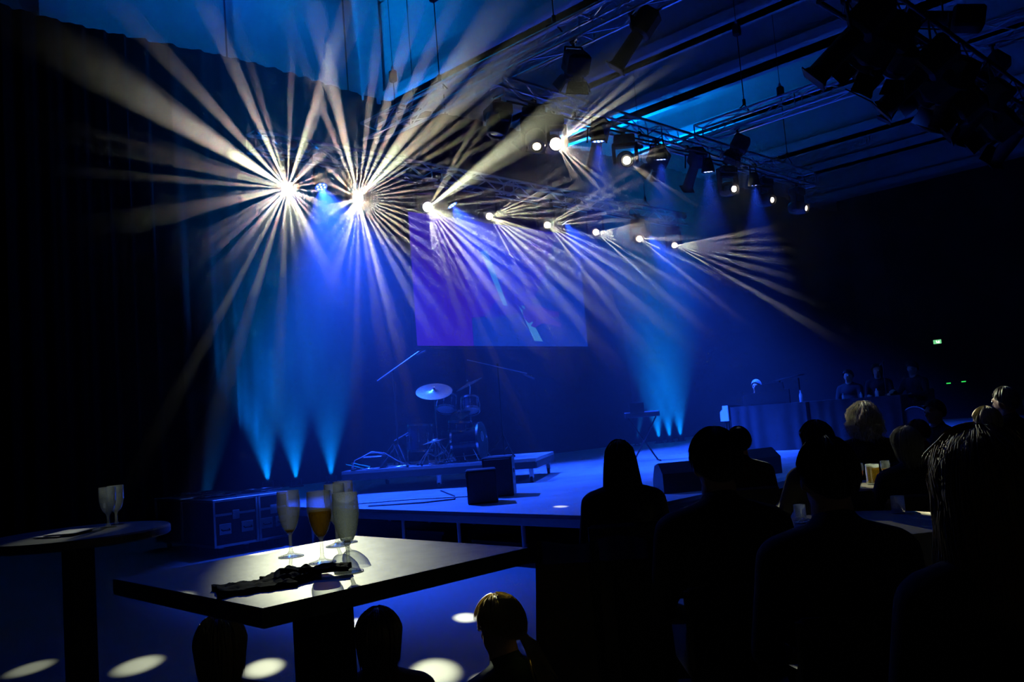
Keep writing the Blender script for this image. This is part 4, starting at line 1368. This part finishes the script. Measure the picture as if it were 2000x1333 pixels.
# ------------------------------------------------------------------ people
def blob_mesh(name, parts, voxel, mats, smooth_it=4, choose=None):
    bm = bmesh.new()
    for p in parts:
        if p[0] == 'c':          # tapered capsule
            a, b_, ra, rb = V(p[1]), V(p[2]), p[3], p[4]
            d = b_ - a
            R = aim(d if d.length > 1e-6 else V((0, 0, 1)))
            n = 14
            rings = []
            L = d.length
            prof = []
            for k in range(5):
                an = math.pi / 2 * k / 5
                prof.append((ra * math.sin(an), -ra * math.cos(an)))
            prof.append((ra, 0)); prof.append((rb, L))
            for k in range(1, 6):
                an = math.pi / 2 * k / 5
                prof.append((rb * math.cos(an), L + rb * math.sin(an)))
            prof[0] = (ra * .05, -ra); prof[-1] = (rb * .05, L + rb)
            for (r, z) in prof:
                rings.append([bm.verts.new(R @ V((r * math.cos(2 * math.pi * k / n), r * math.sin(2 * math.pi * k / n), z)) + a) for k in range(n)])
            for i in range(len(rings) - 1):
                for k in range(n):
                    bm.faces.new((rings[i][k], rings[i][(k + 1) % n], rings[i + 1][(k + 1) % n], rings[i + 1][k]))
            bm.faces.new(rings[0][::-1]); bm.faces.new(rings[-1])
        else:                    # ellipsoid
            c, r3, R = V(p[1]), p[2], (p[3] if len(p) > 3 else None)
            res = bmesh.ops.create_uvsphere(bm, u_segments=20, v_segments=12, radius=1)
            for v in res['verts']:
                co = V((v.co.x * r3[0], v.co.y * r3[1], v.co.z * r3[2]))
                v.co = (R @ co if R else co) + c
    me = bpy.data.meshes.new(name + '_raw')
    bm.to_mesh(me)
    bm.free()
    o = bpy.data.objects.new('raw', me)
    COL.objects.link(o)
    md = o.modifiers.new('r', 'REMESH'); md.mode = 'VOXEL'; md.voxel_size = voxel; md.use_smooth_shade = True
    ms = o.modifiers.new('s', 'SMOOTH'); ms.iterations = smooth_it; ms.factor = .5
    dg = bpy.context.evaluated_depsgraph_get()
    dg.update()
    out_ = bpy.data.meshes.new_from_object(o.evaluated_get(dg))
    out_.name = name
    bpy.data.objects.remove(o)
    bpy.data.meshes.remove(me)
    out_.materials.clear()
    for m in mats:
        out_.materials.append(m)
    out_.polygons.foreach_set('use_smooth', [True] * len(out_.polygons))
    return out_


def figure(label, top, face, hair, hair_col, cloth_col, S=1.0, pose='lap', seat='chair', head_yaw=0., head_pitch=0., cap=None, group=None, trousers=(.012, .013, .02), lean=0., chair_label=None, vox=.010):
    """a seated person: top = top of the head, face = direction looked at in degrees in plan"""
    base_z = top[2] - 1.32 * S if seat != 'floor' else 0
    rz_ = rad(face - 90)
    t = thing('person', label, 'person', (top[0], top[1], 0 if seat != 'stage' else .5), rz_, group)
    z_root = base_z if seat != 'stage' else base_z - .5
    if seat == 'floor':
        z_root = top[2] - 1.32 * S

    def P(x, y, z):
        return V((x * S, (y + lean * (z - .5)) * S, z * S + z_root))
    hipz = .50
    neck, hc = P(0, -.01, 1.06), P(0, .015, 1.203)
    HR = Matrix.Rotation(rad(head_yaw), 3, 'Z') @ Matrix.Rotation(rad(head_pitch), 3, 'X')

    def H(x, y, z):
        return hc + HR @ (V((x, y, z)) * S)
    floor_z = 0.0
    k = S
    body, coat, legs, shoes = [], [], [], []
    # torso
    coat += [('e', P(0, -.01, .60), (.165 * k, .115 * k, .16 * k)), ('e', P(0, -.015, .78), (.165 * k, .11 * k, .17 * k)), ('e', P(0, -.01, .92), (.185 * k, .115 * k, .13 * k)),
             ('c', P(-.165, -.01, .985), P(.165, -.01, .985), .066 * k, .066 * k), ('c', P(0, -.02, .97), P(0, -.015, 1.065), .10 * k, .072 * k), ('c', P(0, -.03, 1.035), P(.15, -.015, .995), .068 * k, .06 * k), ('c', P(0, -.03, 1.035), P(-.15, -.015, .995), .068 * k, .06 * k)]
    body += [('e', P(0, -.01, .62), (.14 * k, .095 * k, .15 * k)), ('e', P(0, -.01, .88), (.15 * k, .09 * k, .17 * k)), ('c', P(-.13, -.01, .985), P(.13, -.01, .985), .045 * k, .045 * k),
             ('c', P(0, -.015, .97), P(0, .0, 1.12), .070 * k, .062 * k), ('c', P(0, -.02, 1.05), P(.12, -.015, .99), .05 * k, .04 * k), ('c', P(0, -.02, 1.05), P(-.12, -.015, .99), .05 * k, .04 * k)]
    # head with jaw, nose, ears, brows
    body += [('e', H(0, -.012, .015), (.074 * k, .094 * k, .098 * k)), ('e', H(0, .022, -.045), (.058 * k, .066 * k, .068 * k)), ('c', H(0, .055, -.085), H(0, .062, -.088), .026 * k, .022 * k),
             ('c', H(0, .086, .005), H(0, .104, -.028), .010 * k, .014 * k), ('e', H(.075, -.008, -.01), (.010 * k, .020 * k, .032 * k)), ('e', H(-.075, -.008, -.01), (.010 * k, .020 * k, .032 * k)),
             ('c', H(-.035, .078, .022), H(.035, .078, .022), .013 * k, .013 * k), ('c', H(-.02, .082, -.055), H(.02, .082, -.055), .009 * k, .009 * k)]
    # arms
    for s in (-1, 1):
        sh = P(.185 * s, -.01, .975)
        if pose == 'lap':
            el, wr, hd = P(.235 * s, .02, .70), P(.13 * s, .24, .63), V((-.5 * s, .85, -.1))
        elif pose == 'table':
            el, wr, hd = P(.25 * s, .10, .72), P(.14 * s, .34, .76), V((-.5 * s, .85, -.05))
        elif pose == 'keys':
            el, wr, hd = P(.23 * s, .08, .72), P(.17 * s, .33, .76), V((-.1 * s, 1, -.1))
        elif pose == 'drum':
            el, wr, hd = P(.27 * s, .10, .76), P(.16 * s, .36, .86 if s > 0 else .78), V((-.2 * s, 1, -.1))
        else:
            el, wr, hd = P(.22 * s, .0, .70), P(.17 * s, .20, .52), V((0, .9, -.3))
        hd.normalize()
        coat += [('c', sh, el, .062 * k, .048 * k), ('c', el, wr, .048 * k, .036 * k)]
        body += [('c', sh, el, .044 * k, .036 * k), ('c', el, wr, .036 * k, .025 * k)]
        # palm and five bent fingers
        across = hd.cross(V((0, 0, 1))).normalized()
        dn = across.cross(hd).normalized()
        if dn.z > 0:
            dn = -dn
        pc = wr + hd * .05 * k
        body += [('c', wr, wr + hd * .03 * k, .022 * k, .024 * k)]
        for f in range(4):
            o_ = across * ((f - 1.5) * .021 * k)
            ln = (.036, .042, .040, .031)[f] * k
            a = wr + hd * .03 * k + o_ * .8
            kn = wr + hd * .085 * k + o_
            m1 = kn + (hd * .9 + dn * .35).normalized() * ln
            m2 = m1 + (hd * .55 + dn * .8).normalized() * ln * .75
            body += [('c', a, kn, .013 * k, .0115 * k), ('c', kn, m1, .0098 * k, .009 * k), ('c', m1, m2, .009 * k, .0078 * k)]
        ts = -across if (across.x * s > 0) else across
        th0 = wr + hd * .02 * k + ts * .018 * k
        th1 = th0 + (ts * .7 + hd * .7).normalized() * .045 * k
        th2 = th1 + (ts * .15 + hd * 1).normalized() * .03 * k
        body += [('c', th0, th1, .014 * k, .0115 * k), ('c', th1, th2, .011 * k, .009 * k)]
        # legs
        hp = P(.09 * s, .0, hipz + .01)
        if seat == 'floor':
            hp = V((.09 * s * k, 0, .11 * k)) if False else P(.09 * s, 0, .50)
            kn, an, toe = V((.26 * s * k, .30 * k, .20 * k)), V((-.06 * s * k, .36 * k, .07 * k)), V((-.16 * s * k, .42 * k, .06 * k))
        else:
            kn = P(.12 * s, .44, hipz + .0)
            an = V((.13 * s * k, .42 * k, floor_z + .085)); toe = V((.15 * s * k, .58 * k, floor_z + .035))
        legs += [('c', hp, kn, .085 * k, .060 * k), ('c', kn, an, .058 * k, .042 * k)]
        body += [('c', hp, kn, .06 * k, .045 * k), ('c', kn, an, .044 * k, .03 * k), ('c', an, toe, .03 * k, .022 * k)]
        shoes.append([('c', an + V((0, -.03 * k, -.045 if seat != 'floor' else 0)), toe, .038 * k, .034 * k), ('c', an, an + V((0, 0, .02)), .042 * k, .042 * k)])
    legs += [('e', P(0, -.01, hipz + .03), (.165 * k, .135 * k, .10 * k))]
    skin = mat('skin_tone', (.40, .24, .17), .55, 0, .06, 12)
    link('body', blob_mesh('body', body, vox * k, [skin], 3), t)
    cm_ = mat('cloth_%d_%d_%d' % tuple(int(c * 1000) for c in cloth_col), cloth_col, .9, 0, .15, 14, .2)
    link('jacket', blob_mesh('jacket', coat, vox * 1.3 * k, [cm_], 5), t)
    link('trousers', blob_mesh('trousers', legs, vox * 1.4 * k, [mat('dark_trousers', trousers, .9)], 4), t)
    for sh_ in shoes:
        link('shoe', blob_mesh('shoe', sh_, vox * 1.2 * k, [BLACK], 3), t)
    for s in (-1, 1):
        q = MB(); c = H(.031 * s, .082, .008)
        q.lathe([(0, -.011 * k), (.008 * k, -.007 * k), (.011 * k, 0), (.008 * k, .007 * k), (0, .011 * k)], mat('eye_white', (.6, .6, .6), .3), c, None, 10)
        c2 = H(.031 * s, .0915, .008)
        q.lathe([(0, -.004 * k), (.0045 * k, 0), (0, .004 * k)], BLACK, c2, None, 8)
        q.build('eye', t, True)
    # hair
    if hair:
        hm_ = mat('hair_%d_%d_%d' % tuple(int(c * 1000) for c in hair_col), hair_col, .45, 0, .2, 30)
        rnd = random.Random(int(top[0] * 1000))
        L = {'short': 0, 'crop': 0, 'bob': .13, 'long': .30, 'curly': .14, 'tail': .0, 'wavy': .26}[hair]
        puff = {'curly': 1.36, 'wavy': 1.22, 'bob': 1.20, 'long': 1.0, 'short': 1.05, 'crop': 1.0, 'tail': 1.03}[hair]
        rx, ry, rz2 = .086 * puff, .106 * puff, .112 * (1 + (puff - 1) * .7)

        def path(az, s, off=0.):
            # az 0 = front; s from crown to the end of the hair
            fr = max(0, math.cos(az))
            back = .5 - .5 * math.cos(az)
            pm = rad(58 + 70 * back) if L == 0 else rad(56 + 46 * back)
            arc = pm * 1.0
            front_cut = (math.cos(az) > .45)
            drop = 0 if (L == 0 or front_cut) else L
            tot = arc * .1 + drop
            sa = (arc * .1) / tot
            if s <= sa or drop == 0:
                ph = arc * min(1, s / sa)
                dz = 0
            else:
                ph = arc
                dz = (s - sa) / (1 - sa) * drop
            rr = math.sin(ph)
            taper = 1 + (.38 if hair == 'long' else -.22 if hair == 'bob' else .15) * (dz / L) if L else 1
            p = V((rr * (rx + off) * taper * math.sin(az), rr * (ry + off) * taper * math.cos(az) - .012 - (.02 * dz / L if L else 0), (rz2 + off) * math.cos(ph) + .012 - dz))
            if hair in ('curly', 'wavy'):
                nn = noise.noise(p * 24 + V((top[0], 0, 0)))
                p += V((math.sin(az), math.cos(az), .4)) * nn * (.034 if hair == 'curly' else .010)
            return p
        na, ns = 48, 16
        vs, fs = [], []
        for i in range(na):
            az = 2 * math.pi * i / na
            for j in range(ns + 1):
                vs.append(H(*path(az, max(.02, j / ns))))
        for i in range(na):
            for j in range(ns):
                a, b_ = i * (ns + 1) + j, ((i + 1) % na) * (ns + 1) + j
                fs.append((a, b_, b_ + 1, a + 1))
        fs.append(tuple(i * (ns + 1) for i in range(na)))
        hair_shade_m = mat(hm_.name + '_shade', tuple(c * (.8 if hair == 'tail' else .35) for c in hair_col), .6)  # darker copy of the hair colour, shade between the strands painted in
        q = MB(); q.add(vs, fs, hair_shade_m)
        nst = 1000 if hair == 'wavy' else 420
        fk = .45 if hair == 'wavy' else 1
        for i in range(nst):
            az = rnd.uniform(0, 2 * math.pi)
            s0, s1 = (rnd.uniform(.05, .5), rnd.uniform(.8, 1.04)) if L == 0 else (rnd.uniform(.05, .6), rnd.uniform(.85, 1.08))
            off = rnd.uniform(.001, .008) * (2.6 if hair == 'curly' else 1.6 if hair in ('wavy', 'tail') else 1)
            j1, j2 = rnd.uniform(-.06, .06), rnd.uniform(-.10, .10)
            pts = []
            for m_ in range(7):
                s = s0 + (s1 - s0) * m_ / 6
                pp = path(az + j1 * m_ / 6, s, off)
                if hair == 'curly':
                    pp += V((math.sin(m_ * 2 + i), math.cos(m_ * 2 + i), math.sin(m_ * 1.3 + i))) * .012
                if L:
                    pp += V((math.sin(az), math.cos(az), 0)) * (max(0, s - .6) * .02 * j2 * 10)
                pts.append(H(*pp))
            q.tube(pts, [.0022 * k * fk, .0024 * k * fk, .0024 * k * fk, .0022 * k * fk, .002 * k * fk, .0014 * k * fk, .0006 * k * fk], hm_, 3)
        if hair in ('tail',):
            for i in range(70):
                a0 = V((rnd.uniform(-.012, .012), -.100, -.045 + rnd.uniform(-.012, .012)))
                sp_ = V((rnd.uniform(-.01, .05), rnd.uniform(-.03, .01), rnd.uniform(-.02, .02)))
                q.tube([H(*a0), H(*(a0 + V((0, -.02, .0)))), H(*(a0 + V((0, -.045, -.05)) + sp_ * .6)), H(*(a0 + V((0, -.05, -.12)) + sp_)), H(*(a0 + V((0, -.06, -.19)) + sp_ * 1.4))], [.004, .005, .005, .004, .001], hm_, 4)
        q.build('hair', t, True)
    if cap:
        q = MB()
        vs = []
        q.lathe([(.092 * k, .035 * k), (.094 * k, .06 * k), (.086 * k, .09 * k), (.06 * k, .118 * k), (.025 * k, .130 * k), (0, .132 * k)], cap, H(0, -.012, 0), HR, 28)
        q.lathe([(.094 * k, .03 * k), (.098 * k, .045 * k), (.094 * k, .06 * k)], cap, H(0, -.012, 0), HR, 28)
        q.lathe([(0, .165 * k), (.02 * k, .155 * k), (.024 * k, .14 * k), (.01 * k, .128 * k)], cap, H(0, -.012, 0), HR, 14)
        q.build('knitted_cap', t, True)
    if seat in ('chair', 'stage'):
        ch = make_chair(max(.2, (hipz - .085) * S + z_root))
        ch['label'] = chair_label or ('dark chair under ' + label)[:90]
        ch.location = (top[0], top[1], 0 if seat == 'chair' else .5)
        ch.rotation_euler = (0, 0, rz_)
    return t


DK = (.010, .010, .012)
figure('seated woman with long straight dark hair at the left of the audience', (3.88, 3.10, 1.29), 42, 'long', (.012, .008, .006), DK, .97, 'lap', chair_label='dark chair of the long-haired woman', head_yaw=6)
figure('seated man with short dark hair and broad shoulders, centre of the audience', (3.04, 1.94, 1.35), 44, 'short', (.010, .008, .007), DK, 1.12, 'lap', chair_label='dark chair of the broad-shouldered man in the centre')
figure('person with a round dark head just right of the central man, farther away', (5.87, 3.53, 1.26), 40, 'short', (.012, .010, .008), (.02, .008, .008), .97, 'table', chair_label='dark chair of the farther round-headed person')
figure('person with shoulder-length black hair before the draped desks', (5.33, 2.64, 1.28), 55, 'bob', (.008, .007, .007), DK, .97, 'table', chair_label='dark chair of the black-haired person before the desks')
figure('large man with cropped hair and dark jacket right of the centre', (2.645, 1.285, 1.32), 44, 'crop', (.015, .012, .010), (.012, .013, .022), 1.04, 'lap', chair_label='dark chair of the large cropped-haired man')
figure('woman with big curly white-blond hair lit from the stage', (7.53, 3.28, 1.325), 35, 'curly', (.62, .58, .46), DK, 1.02, 'table', chair_label='dark chair of the curly white-haired woman')
figure('person with a grey bob haircut below the curly-haired woman', (6.15, 2.40, 1.18), 40, 'bob', (.22, .22, .20), (.012, .012, .014), .96, 'table', chair_label='dark chair of the grey bob-haired person')
figure('nearest woman at the right with loose blond-lit wavy hair', (2.16, .68, 1.335), 52, 'wavy', (.16, .10, .035), (.009, .008, .008), 1.02, 'lap', chair_label='dark chair of the nearest wavy-haired woman')
figure('man with short greying hair and a pale collar at the far right edge', (8.30, 2.36, 1.40), 70, 'crop', (.16, .15, .13), (.02, .02, .022), 1.05, 'table', chair_label='dark chair of the greying man at the right edge')
figure('person with pale blond hair behind the nearest woman', (7.09, 2.16, 1.27), 60, 'short', (.45, .38, .20), DK, .98, 'table', chair_label='dark chair of the pale blond person')
figure('blond person cut off by the right picture edge', (9.53, 2.46, 1.29), 60, 'bob', (.45, .33, .10), (.10, .11, .11), .98, 'table', chair_label='dark chair of the blond person at the picture edge')
figure('small person in dark red behind the grey bob', (8.49, 3.19, 1.15), 80, 'short', (.12, .02, .015), (.14, .01, .012), .93, 'table', chair_label='dark chair of the small red-lit person')  # red light on this figure is painted into its hair and clothing
figure('dark-haired person in profile right of the one in red', (9.44, 3.36, 1.31), 150, 'short', (.012, .01, .01), DK, 1.0, 'table', chair_label='dark chair of the person in profile')
# children sitting on the floor beyond the bar table
figure('child in a dusky pink knitted cap at the left, under the table corner', (1.45, 3.03, .83), 60, 'bob', (.10, .07, .02), (.012, .011, .012), .86, 'lap', 'floor', cap=mat('dusky_pink_knit', (.45, .13, .12), .95, 0, .2, 60, .4), group='children sitting on the floor')
figure('child with smooth black hair right of the table column', (2.03, 2.89, .75), 48, 'bob', (.012, .008, .006), (.02, .008, .008), .86, 'lap', 'floor', group='children sitting on the floor')
figure('blond child with a ponytail looking left beside the lit floor spots', (2.09, 2.25, .85), 92, 'tail', (.50, .38, .13), (.02, .045, .045), .84, 'lap', 'floor', head_pitch=-12, group='children sitting on the floor')
# musicians
figure('white-haired pianist seated behind the draped desk', (15.75, 8.95, 1.86), 190, 'short', (.62, .64, .66), (.03, .03, .035), 1.02, 'keys', 'stage', vox=.013, chair_label='dark stool of the pianist')
figure('drummer with a bare forearm on the far right of the stage', (15.9, 5.95, 1.92), 168, 'short', (.02, .018, .016), (.012, .012, .02), 1.04, 'drum', 'stage', vox=.013, head_pitch=-15, chair_label='dark stool of the far drummer')
figure('dim musician left of the pair behind the second draped table', (16.4, 7.35, 1.90), 185, 'short', (.02, .02, .02), (.01, .01, .013), 1.02, 'keys', 'stage', vox=.013, chair_label='dark stool of the left dim musician')
figure('dim musician right of the pair behind the second draped table', (16.55, 6.85, 1.95), 200, 'bob', (.03, .025, .02), (.01, .01, .013), 1.02, 'keys', 'stage', vox=.013, chair_label='dark stool of the right dim musician')
DH = mat('black_drum_head', (.03, .035, .05), .35)
# small second kit in front of the far drummer
drum('far_drum', 'dark drum in front of the far drummer', (15.35, 5.98, 1.22), (.1, 0, 1), .17, .2, (DH, DH), group='drums of the far drummer')
drum('far_drum', 'larger dark drum standing below the far drummer', (15.15, 5.65, .90), (-1, .1, 0), .24, .3, (DH, DH), group='drums of the far drummer')
t = thing('far_drum_stand', 'thin stand holding the drum of the far drummer', 'stand', (15.35, 5.98, .5)); tripod(t, 0, .62, .22)
t = thing('far_drum_stand', 'low stand under the larger far drum', 'stand', (15.15, 5.65, .5)); q = MB(); q.bar((0, -.1, .0), (0, -.1, .18), .012, CHROME); q.bar((0, .1, .0), (0, .1, .18), .012, CHROME); q.build('leg', t)
mic_stand(15.8, 6.42, .5, 1.45, (.1, .1, 1.42), (.3, .1, 1.50), 'thin upright microphone stand before the dim pair of musicians', True)

# a chair with a dark coat over it, left of the central man
ch = make_chair(.45)
ch['label'] = 'empty dark chair under the draped coat left of the central man'
ch.location = (2.98, 2.55, 0)
ch.rotation_euler = (0, 0, rad(-50))
q = MB()
n, m_ = 30, 24
vs, fs = [], []
for i in range(n + 1):
    u = (i / n - .5)
    for j in range(m_ + 1):
        s = j / m_
        if s < .5:
            y, z = -.265 - .02 * math.sin(s * 5) - .02 * abs(math.sin(u * 14)), .93 - (1 - s * 2) * .78 if False else .18 + s * 2 * .74
        else:
            y, z = -.20 + .01 * math.sin(u * 12), .92 - (s - .5) * 2 * .35
        if abs(s - .5) < .03:
            z = .93 + .012 * math.sin(u * 9)
        vs.append((u * (.50 + .05 * (1 - s) + .02 * math.sin(s * 9)), y + .012 * math.sin(u * 40 + s * 3) * (1 - s), z))
for i in range(n):
    for j in range(m_):
        k = i * (m_ + 1) + j
        fs.append((k, k + m_ + 1, k + m_ + 2, k + 1))
q.add(vs, fs, mat('black_wool_coat', (.008, .008, .009), .95, 0, .2, 12, .3))
o = q.build('wool_coat', smooth=True, loc=(2.98, 2.55, 0), rot=(0, 0, rad(-50)))
tag(o, 'black wool coat hanging over an empty chair left of the central man', 'coat')
